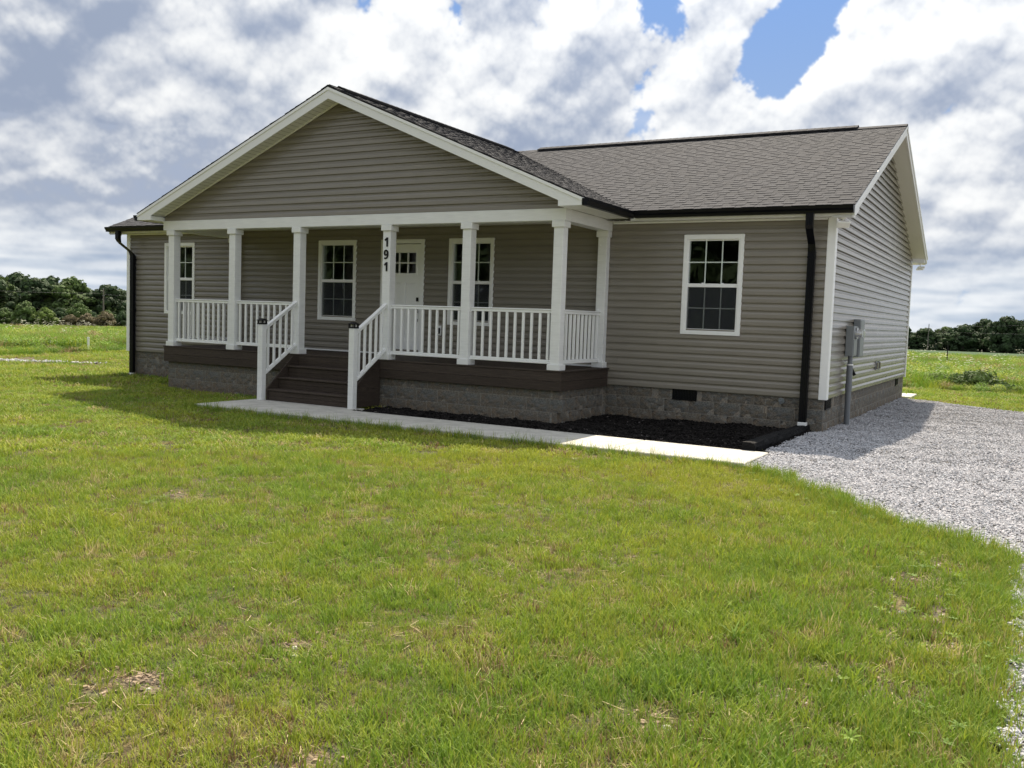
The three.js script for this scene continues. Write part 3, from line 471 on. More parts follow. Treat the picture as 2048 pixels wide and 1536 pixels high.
// ---- porch: beam, gable wall, rakes
const ZB0 = 1.525, ZB1 = 1.715, BX0 = -12.03, BX1 = -3.435, BY0 = 2.462, BY1 = 2.64;
bar('porch_beam', BX0, BX1, BY0, BY1, ZB0, ZB1, M.white_wood, house, 0.005);
bar('porch_beam', BX1 - 0.19, BX1, BY0, BY1 - 0.002, 0.02, ZB0 - 0.002, M.white_wood, house, 0.005);
bar('porch_beam', BX0, BX0 + 0.19, BY0, BY1 - 0.002, 0.02, ZB0 - 0.002, M.white_wood, house, 0.005);
bar('porch_ceiling', BX0 + 0.192, BX1 - 0.192, 2.61, 2.635, 0.018, ZB0 - 0.002, M.soffit, house);
const gableWall = wallCore([[GX - 4.29, 2.642], [GX + 4.29, 2.642], [GX + 4.29, gyAt(GX + 4.29) - 0.15], [GX, GY - 0.15], [GX - 4.29, gyAt(GX + 4.29) - 0.15]], [], 0.08, (g) => g.translate(0, 0, 1.60), 'gable_wall');
for (let r = 0; r < 18; r++) { const y0 = 2.644 + r * CO, hw = (y) => Math.min(4.28, (GY - 0.175 - y) / PIT); if (hw(y0 + 0.1) > 0.05) course(gableWall, y0, (y) => GX - Math.max(0, hw(y)), (y) => GX + Math.max(0, hw(y)), (u, y, o) => [u, y, 1.68 + o]); }
for (const s of [-1, 1]) {
  const e = GX + s * GHW, gl = (x, dy) => gyAt(x) + dy, X = (a) => GX + s * a;
  const mp = (a, b, t) => [X(a), b, t];
  put('rake_board', prism([[0, GY - 0.03], [GHW, gyAt(e) - 0.03], [GHW, 2.632], [4.30, 2.632], [4.30, gyAt(X(4.30)) - 0.195], [0, GY - 0.195]], GZ - 0.022, GZ, mp), M.gable_white, house);
  put('rake_trim', prism([[0, GY - 0.012], [GHW + 0.004, gyAt(e) - 0.012], [GHW + 0.004, gyAt(e) - 0.058], [0, GY - 0.058]], GZ + 0.002, GZ + 0.014, mp), M.white, house);
  // ribbed soffit under the porch rake
  const n = 44, P = [], q = (a, b, c, d) => P.push(...a, ...b, ...c, ...a, ...c, ...d), at = (a, dy, z) => [X(a), GY - PIT * a - 0.172 + dy, z];
  for (let i = 0; i < n; i++) { const a = (i / n) * 4.36, c = ((i + 1) / n) * 4.36, b = c - 0.009; q(at(a, 0, 1.69), at(b, 0, 1.69), at(b, 0, GZ - 0.023), at(a, 0, GZ - 0.023)); q(at(b, 0, 1.69), at(b, 0.003, 1.69), at(b, 0.003, GZ - 0.023), at(b, 0, GZ - 0.023)); q(at(b, 0.003, 1.69), at(c, 0.003, 1.69), at(c, 0.003, GZ - 0.023), at(b, 0.003, GZ - 0.023)); }
  const g = new THREE.BufferGeometry(); g.setAttribute('position', new THREE.Float32BufferAttribute(P, 3)); put('rake_soffit', uvMetres(g), M.soffit, house);
  put('soffit_trim', prism([[0, GY - 0.172], [4.28, GY - 0.172 - PIT * 4.28], [4.28, GY - 0.194 - PIT * 4.28], [0, GY - 0.194]], 1.710, 1.724, mp), M.soffit, house);
  put('eave_return', prism([[4.30, 2.632], [GHW, 2.632], [GHW, gyAt(e) - 0.06], [4.30, gyAt(X(4.30)) - 0.20]], 1.60, GZ - 0.024, mp), M.gable_white, house);
  bar('fascia', e - s * 0.03, e - s * 0.008, 2.632, gyAt(e) - 0.055, 0.30, 1.598, M.white, house);
  soffit('soffit', 0.02, 1.598, 0, 1, (u, w, d) => [lerp(BX1, GX + GHW - 0.032, w) * (s > 0) + lerp(BX0, GX - GHW + 0.032, w) * (s < 0), 2.640 + d, u]);
  bar('drip_edge', e - s * 0.006, e + s * 0.006, gyAt(e) - 0.052, gyAt(e) - 0.010, 0.31, GZ, M.soffit, house, 0.002);
}

// gutters: K profile, open at the top, with end caps
const KP = [[0, 0], [0.072, 0], [0.080, 0.035], [0.105, 0.062], [0.112, 0.100], [0.106, 0.100], [0.100, 0.064], [0.074, 0.038], [0.067, 0.005], [0.005, 0.005], [0.005, 0.100], [0, 0.100]];
function gutter(t0, t1, map, caps) {
  const g = [prism(KP, t0, t1, map)], cap = [[0, 0], [0.072, 0], [0.080, 0.035], [0.105, 0.062], [0.112, 0.100], [0, 0.100]];
  if (caps[0]) g.push(prism(cap, t0 - 0.004, t0 - 0.001, map)); if (caps[1]) g.push(prism(cap, t1 + 0.001, t1 + 0.004, map));
  put('gutter', mergeGeometries(g), M.black_metal, house);
}
const GYB = 2.632;
gutter(GX + GHW + 0.118, XOV + 0.004, (a, b, t) => [t, GYB + b, EOV + 0.008 + a], [0, 1]);
gutter(-L - XOV - 0.004, GX - GHW - 0.118, (a, b, t) => [t, GYB + b, EOV + 0.008 + a], [1, 0]);
gutter(EOV + 0.008, GZ - 0.002, (a, b, t) => [GX + GHW + 0.008 + a, GYB + b - 0.002, t], [0, 1]);
gutter(EOV + 0.008, GZ - 0.002, (a, b, t) => [GX - GHW - 0.008 - a, GYB + b - 0.002, t], [0, 1]);
// downspouts: ribbed rectangular pipe bent under the eave
function downspout(x, foot, shift = 0) {
  const g = new THREE.Group(); g.name = 'downspout'; house.add(g);
  const path = [[2.64, 0.345], [2.47, 0.345], [2.40, 0.325], [2.20, 0.115], [2.12, 0.085], [foot, 0.085]], hw = 0.052, hd = 0.038, ring = [];
  const prof = []; for (const [a, b] of [[-hw, -hd], [-0.02, -hd], [-0.015, -hd + 0.006], [0.015, -hd + 0.006], [0.02, -hd], [hw, -hd], [hw, hd], [0.034, hd], [0.029, hd - 0.006], [0.010, hd - 0.006], [0.006, hd], [-0.006, hd], [-0.010, hd - 0.006], [-0.029, hd - 0.006], [-0.034, hd], [-hw, hd]]) prof.push([a, b]);
  const P = []; const rings = path.map(([y, z], i) => { const a = path[Math.max(0, i - 1)], b = path[Math.min(path.length - 1, i + 1)], dy = b[0] - a[0], dz = b[1] - a[1], l = Math.hypot(dy, dz), ny = dz / l, nz = -dy / l; const off = shift * sstep(y, 2.12, 2.40); return prof.map(([u, v]) => [x + u + off, y + ny * v * -1, z + nz * v]); });
  for (let i = 0; i + 1 < rings.length; i++) for (let k = 0; k < prof.length; k++) { const j = (k + 1) % prof.length; P.push(...rings[i][k], ...rings[i + 1][k], ...rings[i + 1][j], ...rings[i][k], ...rings[i + 1][j], ...rings[i][j]); }
  const geo = new THREE.BufferGeometry(); geo.setAttribute('position', new THREE.Float32BufferAttribute(P, 3)); put('pipe', uvMetres(geo), M.black_metal, g);
  for (const y of [2.02, 0.9]) bar('strap', x - hw - 0.003, x + hw + 0.003, y, y + 0.03, 0.03, 0.126, M.black_metal, g, 0.002);
  bar('drain_adapter', x - 0.062, x + 0.062, foot - 0.075, foot + 0.004, 0.03, 0.135, M.white, g, 0.006);
}
downspout(-0.275, -0.355); downspout(-15.0, -0.50, -0.16);

// columns
const COLX = [-11.823, -10.205, -8.640, -6.690, -5.142, -3.553], CZ = 1.622, CW = 0.156;
const DECK = 0.265;
function column(x, z, w, d, at = 0) {
  const g = new THREE.Group(); g.name = 'porch_column'; house.add(g);
  bar('shaft', x - w / 2, x + w / 2, DECK + 0.088, BY0 - 0.09, z - d / 2, z + d / 2, M.white_wood, g, 0.005);
  const e = 0.026; bar('base', x - w / 2 - e, x + w / 2 + e, DECK + 0.001, DECK + 0.09, z - d / 2 - (at ? 0 : e), z + d / 2 + e, M.white_wood, g, 0.005); bar('capital', x - w / 2 - e, x + w / 2 + e, BY0 - 0.094, BY0 - 0.001, z - d / 2 - (at ? 0 : e), z + d / 2 + e, M.white_wood, g, 0.005);
  return g;
}
const cols = COLX.map((x) => column(x, CZ, CW, CW));
{ const wc = column(-3.545, 0.085, CW, 0.13, 1); for (const y of [2.24, 1.72, 1.2]) put('screw_plug', new THREE.CylinderGeometry(0.014, 0.016, 0.006, 14).rotateX(Math.PI / 2), M.white, wc, [-3.575, y, 0.153]); } column(-11.83, 0.085, CW, 0.13, 1);
{ // house number on the fourth column
  const font = await new FontLoader().loadAsync('fonts/droid/droid_sans_bold.typeface.json');
  [['1', 2.185], ['9', 1.985], ['1', 1.785]].forEach(([c, y]) => { const t = new TextGeometry(c, { font, size: 0.150, depth: 0.012, curveSegments: 6 }); t.computeBoundingBox(); const b = t.boundingBox; t.translate(-(b.max.x + b.min.x) / 2, -(b.max.y + b.min.y) / 2, 0); t.scale(0.9, 1, 1); put('house_number', t, M.black_matte, cols[3], [COLX[3] + (c === '9' ? 0.0 : -0.004), y, CZ + CW / 2 + 0.001]); });
}
// railings
function railing(a, b, axis, z, first = 0.075) {
  const g = new THREE.Group(); g.name = 'railing'; house.add(g); const T = DECK + 0.905;
  const B = (name, p, q, y0, y1, h, c) => axis === 'x' ? bar(name, p, q, y0, y1, z - h, z + h, M.white, g, c) : bar(name, z - h, z + h, y0, y1, p, q, M.white, g, c);
  B('top_rail', a, b, T - 0.022, T, 0.034, 0.008); B('top_rail', a, b, T - 0.062, T - 0.023, 0.022, 0.004);
  B('bottom_rail', a, b, DECK + 0.088, DECK + 0.118, 0.032, 0.006); B('bottom_rail', a, b, DECK + 0.119, DECK + 0.148, 0.022, 0.005);
  for (const p of [a, b - 0.012]) { B('rail_bracket', p, p + 0.012, T - 0.078, T - 0.063, 0.026, 0.002); B('rail_bracket', p, p + 0.012, DECK + 0.072, DECK + 0.087, 0.034, 0.002); }
  const n = Math.round((b - a - 0.1) / 0.128); for (let i = 0; i < n; i++) { const p = a + (b - a) * (i + 0.5) / n; B('baluster', p - 0.018, p + 0.018, DECK + 0.15, T - 0.063, 0.018, 0.003); }
}
const hc = CW / 2 + 0.001;
railing(COLX[0] + hc, COLX[1] - hc, 'x', CZ); railing(COLX[1] + hc, COLX[2] - hc, 'x', CZ); railing(COLX[3] + hc, COLX[4] - hc, 'x', CZ); railing(COLX[4] + hc, COLX[5] - hc, 'x', CZ);
railing(0.152, CZ - hc, 'z', COLX[5]); railing(0.152, CZ - hc, 'z', COLX[0]);

// deck
const deck = put('porch_deck', cbox(8.50, 0.12, 1.60, 0.004), M.vent_dark, house, [-7.715, 0.165, 0.835]);
for (let i = 0; i < 12; i++) { const z0 = 0.02 + i * 0.1435; bar('deck_board', -11.99, -3.39, 0.240, DECK, z0, Math.min(z0 + 0.139, 1.752), i % 2 ? M.composite : M.composite_b, deck, 0.004).position.sub(deck.position); }
for (const [y0, y1] of [[-0.032, 0.102], [0.105, 0.2385]]) { bar('fascia_board', -11.97, -3.415, y0, y1, 1.705, 1.730, y0 < 0 ? M.composite : M.composite_b, deck, 0.003).position.sub(deck.position); bar('fascia_board', -3.440, -3.415, y0, y1, 0.02, 1.703, M.composite, deck, 0.003).position.sub(deck.position); bar('fascia_board', -11.97, -11.945, y0, y1, 0.02, 1.703, M.composite, deck, 0.003).position.sub(deck.position); }
bar('ledger_trim', -11.7, -3.65, DECK + 0.003, DECK + 0.03, 0.030, 0.046, M.white, house, 0.003);
// steps
{
  const g = new THREE.Group(); g.name = 'porch_steps'; house.add(g); const X0 = -8.56, X1 = -6.76, base = -0.497, rise = (DECK - base) / 4, run = 0.235, zf = 1.755;
  for (let i = 0; i < 4; i++) {
    const yb = base + i * rise, yt = yb + rise, z = zf + (3 - i) * run;   // riser i, front at z
    bar('riser', X0 + 0.03, X1 - 0.03, yb + (i ? 0.001 : 0.002), yb + rise / 2 - 0.015, z - 0.05, z - 0.024, M.composite, g, 0.003); bar('riser', X0 + 0.03, X1 - 0.03, yb + rise / 2 - 0.012, yt - 0.027, z - 0.05, z - 0.024, M.composite_b, g, 0.003);
    if (i < 3) for (let k = 0; k < 2; k++) bar('tread', X0 + 0.028, X1 - 0.028, yt - 0.026, yt, z + 0.008 - k * 0.142 - 0.139, z + 0.008 - k * 0.142, k ? M.composite : M.composite_b, g, 0.005);
  }
  for (const [a, b] of [[X0, X0 + 0.026], [X1 - 0.026, X1]]) put('stringer', prism([[zf - 0.06, DECK - 0.03], [zf + 0.10, DECK - 0.03], [zf + 3 * run + 0.0, base + rise * 1.05], [zf + 3 * run + 0.0, base + 0.002], [zf - 0.06, base + 0.002]], a, b, (p, q, t) => [t, q, p]), M.composite, g);
  // newel posts and sloped rails
  for (const x of [COLX[2] + 0.005, COLX[3] + 0.005]) {
    const zn = zf + 3 * run + 0.035; bar('newel_post', x - 0.052, x + 0.052, base, 0.772, zn - 0.052, zn + 0.052, M.white_wood, g, 0.005);
    const z0 = zn - 0.053, z1 = CZ + hc, ang = Math.atan2(0.45, z0 - z1), sl = (zz) => (z0 - zz) / (z0 - z1);
    const rail = (name, ya, yb, t0, t1, hw) => put(name, prism([[z0, ya + t0], [z1, yb + t0], [z1, yb + t1], [z0, ya + t1]], x - hw, x + hw, (p, q, t) => [t, q, p]), M.white, g);
    rail('stair_rail', 0.735, 1.185, -0.022, 0.0, 0.034); rail('stair_rail', 0.735, 1.185, -0.064, -0.0225, 0.022);
    rail('stair_rail', -0.045, 0.435, -0.030, 0.0, 0.032); rail('stair_rail', -0.045, 0.435, 0.0005, 0.026, 0.022);
    for (let i = 0; i < 5; i++) { const zz = lerp(z0, z1, (i + 0.6) / 5.2), t = sl(zz); bar('baluster', x - 0.018, x + 0.018, lerp(-0.045, 0.435, t) + 0.012, lerp(0.735, 1.185, t) - 0.05, zz - 0.018, zz + 0.018, M.white, g, 0.003); }
    const cap = thing('post_cap_light', x < -7.5 ? 'black lantern cap on the stair post beside the curtain of railings' : 'black lantern cap on the stair post below the house number', 'post light', [x, 0.773, zn], 'lantern caps on the stair posts');
    cap.userData.label = x < -7.5 ? 'black lantern cap on the stair newel farther from the front door' : 'black lantern cap on the stair newel under the house number column';
    bar('cap_base', -0.062, 0.062, 0, 0.02, -0.062, 0.062, M.black_matte, cap, 0.004);
    for (const a of [-0.05, 0.05]) for (const b of [-0.05, 0.05]) bar('cap_post', a - 0.008, a + 0.008, 0.021, 0.062, b - 0.008, b + 0.008, M.black_matte, cap, 0.002);
    for (const s of [-1, 1]) { for (const a of [-0.022, 0.022]) { bar('lattice_bar', a - 0.004, a + 0.004, 0.021, 0.062, s * 0.052 - 0.003, s * 0.052 + 0.003, M.black_matte, cap, 0.001); bar('lattice_bar', s * 0.052 - 0.003, s * 0.052 + 0.003, 0.021, 0.062, a - 0.004, a + 0.004, M.black_matte, cap, 0.001); } }
    bar('lens', -0.04, 0.04, 0.021, 0.06, -0.04, 0.04, M.soffit, cap, 0.004);
    put('cap_roof', uvMetres(new THREE.CylinderGeometry(0.035, 0.105, 0.036, 4, 1).rotateY(Math.PI / 4).translate(0, 0.081, 0)), M.black_matte, cap);
  }
}
// electrical outlets on the wall
bar('outlet_box', -6.81, -6.72, 0.69, 0.80, 0.037, 0.065, M.black_matte, house, 0.006); bar('outlet_plate', -6.83, -6.70, 0.66, 0.84, 0.020, 0.036, M.white, house, 0.004);
for (const z of [-4.62, -4.95]) { bar('outlet_plate', 0.020, 0.036, 0.28, 0.44, z - 0.07, z + 0.07, M.grey_metal, house, 0.004); bar('outlet_cover', 0.037, 0.062, 0.30, 0.42, z - 0.045, z + 0.045, M.vinyl_c, house, 0.006); }

// electric meter and its conduit on the end wall
{
  const g = thing('electric_meter', 'grey electric meter base with round glass meter and conduit on the end wall', 'meter', [0.029, 0, 0]);
  bar('meter_box', 0, 0.118, 0.605, 1.075, -1.56, -1.25, M.grey_metal, g, 0.006); bar('disconnect_box', 0, 0.105, 0.58, 1.19, -2.28, -1.90, M.grey_metal, g, 0.006); bar('box_lid', 0.119, 0.126, 0.62, 0.86, -1.545, -1.265, M.grey_metal, g, 0.003); bar('box_lid', 0.106, 0.113, 0.60, 1.17, -2.265, -1.915, M.grey_metal, g, 0.003);
  put('meter_ring', uvMetres(new THREE.CylinderGeometry(0.092, 0.092, 0.03, 28).rotateZ(Math.PI / 2)), M.bright_metal, g, [0.134, 0.965, -1.405]);
  put('meter_dome', new THREE.CylinderGeometry(0.074, 0.08, 0.10, 28, 1, false).rotateZ(-Math.PI / 2), M.meter_glass, g, [0.20, 0.965, -1.405]); put('meter_dial', uvMetres(new THREE.CylinderGeometry(0.055, 0.06, 0.07, 20).rotateZ(-Math.PI / 2)), M.bright_metal, g, [0.185, 0.965, -1.405]);
  const pipe = (name, y0, y1, r, m) => put(name, new THREE.CylinderGeometry(r, r, y1 - y0, 24), m, g, [0.068, (y0 + y1) / 2, -1.36]);
  pipe('conduit', -0.52, 0.12, 0.044, M.grey_pvc); pipe('conduit_coupling', 0.06, 0.17, 0.052, M.grey_pvc); pipe('conduit', 0.17, 0.49, 0.047, M.grey_pvc); pipe('conduit', 0.49, 0.604, 0.036, M.grey_pvc); pipe('conduit_strap', 0.46, 0.48, 0.050, M.white);
  bar('nipple', 0.03, 0.07, 0.66, 0.70, -1.90, -1.56, M.grey_pvc, g, 0.01);
  const f = thing('wall_cable_cap', 'small black cable cover tilted on the end wall below the meter', 'cable cover', [0.034, 0.33, -1.95]); put('cover_flap', cbox(0.05, 0.12, 0.05, 0.008), M.black_matte, f, [0.02, 0, 0], [0, 0, 0.5]); bar('cover_plate', -0.005, 0.006, -0.07, 0.07, -0.04, 0.04, M.black_matte, f, 0.002);
}
// security flood lights under the eave corners
function flood(pos, turn, label) {
  const g = thing('flood_light', label, 'flood light', pos, 'flood lights under the eave corners'); g.rotation.y = turn;
  put('mount_plate', uvMetres(new THREE.CylinderGeometry(0.055, 0.055, 0.03, 18).translate(0, -0.015, 0)), M.white, g); put('arm', uvMetres(new THREE.CylinderGeometry(0.012, 0.012, 0.07, 8).translate(0, -0.06, 0.01)), M.white, g);
  const h = put('lamp_head', cbox(0.19, 0.11, 0.03, 0.008), M.white, g, [0.0, -0.11, 0.03], [0.75, 0, 0]); put('lens', cbox(0.165, 0.085, 0.006, 0.002), M.soffit, h, [0, 0, 0.019]);
}
flood([0.13, 2.599, 0.14], 0.5, 'white flood light under the front eave next to the black downspout and meter wall'); flood([0.17, 2.599, -9.37], 2.6, 'white flood light under the rear eave corner of the end wall'); flood([-15.41, 2.599, 0.13], -0.5, 'white flood light under the eave beside the far downspout');

// black landscape timber along the bed
{
  const g = new THREE.BoxGeometry(0.17, 0.13, 2.72, 6, 4, 40), p = g.attributes.position;
  for (let i = 0; i < p.count; i++) { const x = p.getX(i), y = p.getY(i), z = p.getZ(i), r = Math.hypot(x / 0.085, y / 0.065); const k = r > 1.1 ? 0.93 : 1; const chip = Math.max(0, n3(x * 6, y * 6, z * 5) - 0.25) * (x > 0.05 ? 0.05 : 0.012); p.setXYZ(i, x * k - chip + 0.004 * n3(x * 20, y * 20, z * 4), y * k + 0.004 * n3(z * 6, x * 9, 4) - (y > 0.05 ? chip * 0.5 : 0), z); }
  dull('tarred_wood', [0.010, 0.0105, 0.012], 0.8, 0.4, { map: grain, bumpMap: grainBump, bumpScale: 0.006 });
  const t = thing('landscape_timber', 'chipped black landscape timber edging the mulch bed beside the gravel', 'timber', [-0.31, -0.46, 1.30]); t.rotation.y = -0.035; put('beam', uvMetres(g), M.tarred_wood, t);
}
console.log('house');

// ---------------------------------------------------------------- loose ground: stones, mulch chips
const stuff = (o, label, category) => { o.userData = { kind: 'stuff', label, category }; return o; };
function scatter(name, parent, geo, mat, list) {
  const m = new THREE.InstancedMesh(geo, mat, list.length), q = new THREE.Object3D(), c = new THREE.Color(); m.name = name;
  list.forEach((e, i) => { q.position.set(e.x, e.y, e.z); q.rotation.set(e.rx || 0, e.ry || 0, e.rz || 0, 'YXZ'); q.scale.set(e.sx || e.s, e.sy || e.s, e.sz || e.s); q.updateMatrix(); m.setMatrixAt(i, q.matrix); c.setRGB(...e.c); m.setColorAt(i, c); });
  m.castShadow = m.receiveShadow = true; m.userData.kind = 'stuff'; parent.add(m); return m;
}
const group = (name, label, category) => { const g = new THREE.Group(); g.name = name; scene.add(g); return stuff(g, label, category); };
const rG = rng(909);
function rock(seed) { const g = new THREE.IcosahedronGeometry(0.5, 1), p = g.attributes.position; for (let i = 0; i < p.count; i++) { const x = p.getX(i), y = p.getY(i), z = p.getZ(i), k = 1 + 0.42 * n3(x * 1.6 + seed * 9, y * 1.6, z * 1.6) + 0.12 * n3(x * 5, y * 5 + seed, z * 5); p.setXYZ(i, x * k, y * k * 0.62, z * k * 0.82); } g.computeVertexNormals(); return g; }
const rocks = [1, 2, 3, 4, 5].map(rock);
const rockMat = new THREE.MeshStandardMaterial({ color: 0xffffff, roughness: 0.9, flatShading: true }); rockMat.name = 'limestone';
{
  const lists = rocks.map(() => []), add = (x, z, y, s) => { const v = 0.335 + rG() * 0.25, w = (rG() - 0.5) * 0.03, dark = rG() < 0.06 ? 0.65 : 1; lists[Math.floor(rG() * 5)].push({ x, z, y, s, ry: rG() * 6.28, rx: (rG() - 0.5) * 1.1, rz: (rG() - 0.5) * 1.1, c: [(v + w) * dark, v * dark, (v - w * 0.6 + 0.020) * dark] }); };
  for (let z = -9.2; z < 12.6; z += 0.5) for (let x = -0.4; x < 5; x += 0.5) {
    const dens = (z > 2 ? 4600 : z > -3 ? 2800 : 1500) * (x > 3.2 ? 0.5 : 1);
    for (let i = 0; i < dens * 0.25; i++) { const px = x + rG() * 0.5, pz = z + rG() * 0.5; const fringe = onGravel(px, pz, 0) ? 1 : onGravel(px + 0.035, pz - 0.02, 0) ? 0.25 : 0; if (rG() < fringe && !onWalk(px, pz, 0.01)) add(px, pz, gravelY(px, pz) + rG() * 0.012, 0.010 + Math.pow(rG(), 2) * 0.020); }
  }
  for (let i = 0; i < 15000; i++) { const x = -30 + rG() * 12, z = -6 + rG() * 10; if (leftGravel(x, z)) add(x, z, groundY(x, z) + 0.03, 0.04 + rG() * 0.05); }
  const g = group('gravel', 'loose pale crushed stones covering the driveway', 'gravel'); lists.forEach((l, i) => scatter('stones', g, rocks[i], rockMat, l));
}
{
  const chip = [1, 2, 3].map((k) => { const g = new THREE.BoxGeometry(1, 0.28, 0.36, 3, 1, 1), p = g.attributes.position; for (let i = 0; i < p.count; i++) { p.setX(i, p.getX(i) * (1 + 0.25 * n3(p.getY(i) * 4, p.getZ(i) * 5, k * 7))); p.setY(i, p.getY(i) + 0.12 * n3(p.getX(i) * 3, k, p.getZ(i) * 3)); p.setZ(i, p.getZ(i) * (1 + 0.4 * n3(p.getX(i) * 3, k * 3, 1))); } g.computeVertexNormals(); return g; });
  dull('mulch_chip', [1, 1, 1], 0.95, 0.25); const lists = chip.map(() => []);
  for (let i = 0; i < 30000; i++) { const x = -6.6 + rG() * 6.46, z = rG() * 2.66; if (!onMulch(x, z) || inHouse(x, z, 0.02) || (x < -6.55 && z > 2.3) || (x > -0.44 && x < -0.18)) continue; const v = 0.006 + rG() * 0.017 + (rG() < 0.008 ? 0.10 : 0); lists[i % 3].push({ x, z, y: mulchY(x, z) + rG() * 0.02, s: 0.018 + rG() * 0.032, ry: rG() * 6.28, rx: (rG() - 0.5) * 0.9, rz: (rG() - 0.5) * 0.7, c: [v * 1.12, v, v * 0.95] }); }
  const g = group('mulch', 'black shredded mulch in the bed beside the porch', 'mulch'); lists.forEach((l, i) => scatter('chips', g, chip[i], M.mulch_chip, l));
}

// ---------------------------------------------------------------- turf and meadow plants
const leafMat = (name, through) => { const m = new THREE.MeshPhysicalMaterial({ color: 0xffffff, roughness: 0.85, transmission: through, thickness: 0, side: THREE.DoubleSide, specularIntensity: 0.5 }); m.name = name; return m; };
M.blade = leafMat('grass_blade', 0.42); M.leaf = leafMat('leaf', 0.35);
const rP = rng(31337);
function blades(n, radius, h0, h1, w, lean, seg = 3) {
  const P = [], tri = (a, b, c) => P.push(...a, ...b, ...c);
  for (let i = 0; i < n; i++) {
    const a = rP() * 6.283, r = Math.sqrt(rP()) * radius, bx = Math.cos(a) * r, bz = Math.sin(a) * r, h = lerp(h0, h1, rP()), d = rP() * 6.283, dx = Math.cos(d), dz = Math.sin(d), l = lean * (0.3 + rP()) * h, t = d + 1.57 + (rP() - 0.5), wx = Math.cos(t) * w * (0.7 + rP() * 0.6) / 2, wz = Math.sin(t) * w / 2;
    let prev = null;
    for (let k = 0; k <= seg; k++) { const u = k / seg, f = l * u * u, y = h * (u - 0.12 * u * u * (lean > 0.6 ? 2.2 : 1)), ww = 1 - u * u * 0.85, cx = bx + dx * f, cz = bz + dz * f; const A = [cx - wx * ww, y, cz - wz * ww], B = [cx + wx * ww, y, cz + wz * ww]; if (prev) { if (k === seg) tri(prev[0], prev[1], [cx, y, cz]); else { tri(prev[0], prev[1], B); tri(prev[0], B, A); } } prev = [A, B]; }
  }
  const g = new THREE.BufferGeometry(); g.setAttribute('position', new THREE.Float32BufferAttribute(P, 3)); g.computeVertexNormals(); return g;
}
const TUFT = [blades(17, 0.045, 0.022, 0.065, 0.0040, 0.5), blades(17, 0.05, 0.018, 0.055, 0.0040, 0.65), blades(15, 0.045, 0.025, 0.082, 0.0037, 0.38), blades(18, 0.055, 0.015, 0.048, 0.0042, 0.85)];
const TALL = [blades(10, 0.035, 0.07, 0.17, 0.0042, 0.45, 4), blades(9, 0.03, 0.06, 0.15, 0.0050, 0.7, 4)];
const WIDE = [blades(26, 0.13, 0.03, 0.075, 0.009, 0.8), blades(26, 0.13, 0.025, 0.07, 0.010, 0.9), blades(30, 0.15, 0.03, 0.08, 0.011, 0.7)];
// colour of the turf at a place: green, yellowing and straw in drifting patches
function turf(x, z) {
  const a = fbm(x * 0.33 + 4, z * 0.33, 3) * 0.5 + 0.5, b = fbm(x * 1.1, z * 1.1 + 60, 3) * 0.5 + 0.5, r = rP();
  const green = [0.225, 0.335, 0.034], lush = [0.150, 0.265, 0.030], yellow = [0.385, 0.415, 0.045], straw = [0.50, 0.42, 0.20], brown = [0.24, 0.16, 0.08];
  const dry = clamp(sstep(b, 0.50, 0.72) * 1.1 + sstep(a, 0.60, 0.8) * 0.25, 0, 1), wet = sstep(x, 0.2, 1.6) * sstep(z, 6.8, 8.5);
  const t = clamp(0.56 + (a - 0.5) * 0.75 + (b - 0.5) * 0.35 + (rP() - 0.5) * 0.6 - wet * 0.16 + 0.30 * sstep(z, 7.5, 4.5) * sstep(z, 0, 3) * sstep(x, -9, -2), 0, 1);
  let base = t < 0.35 ? lush.map((c, i) => lerp(c, green[i], t / 0.35)) : green.map((c, i) => lerp(c, yellow[i], (t - 0.35) / 0.65));
  const worn = 0.05 * sstep(z, 6, 9) + dry; if (r < 0.015 + worn * 0.12) base = straw; else if (r < 0.03 + worn * 0.22) base = brown;
  const v = 0.85 + rP() * 0.32; return base.map((c) => c * v);
}
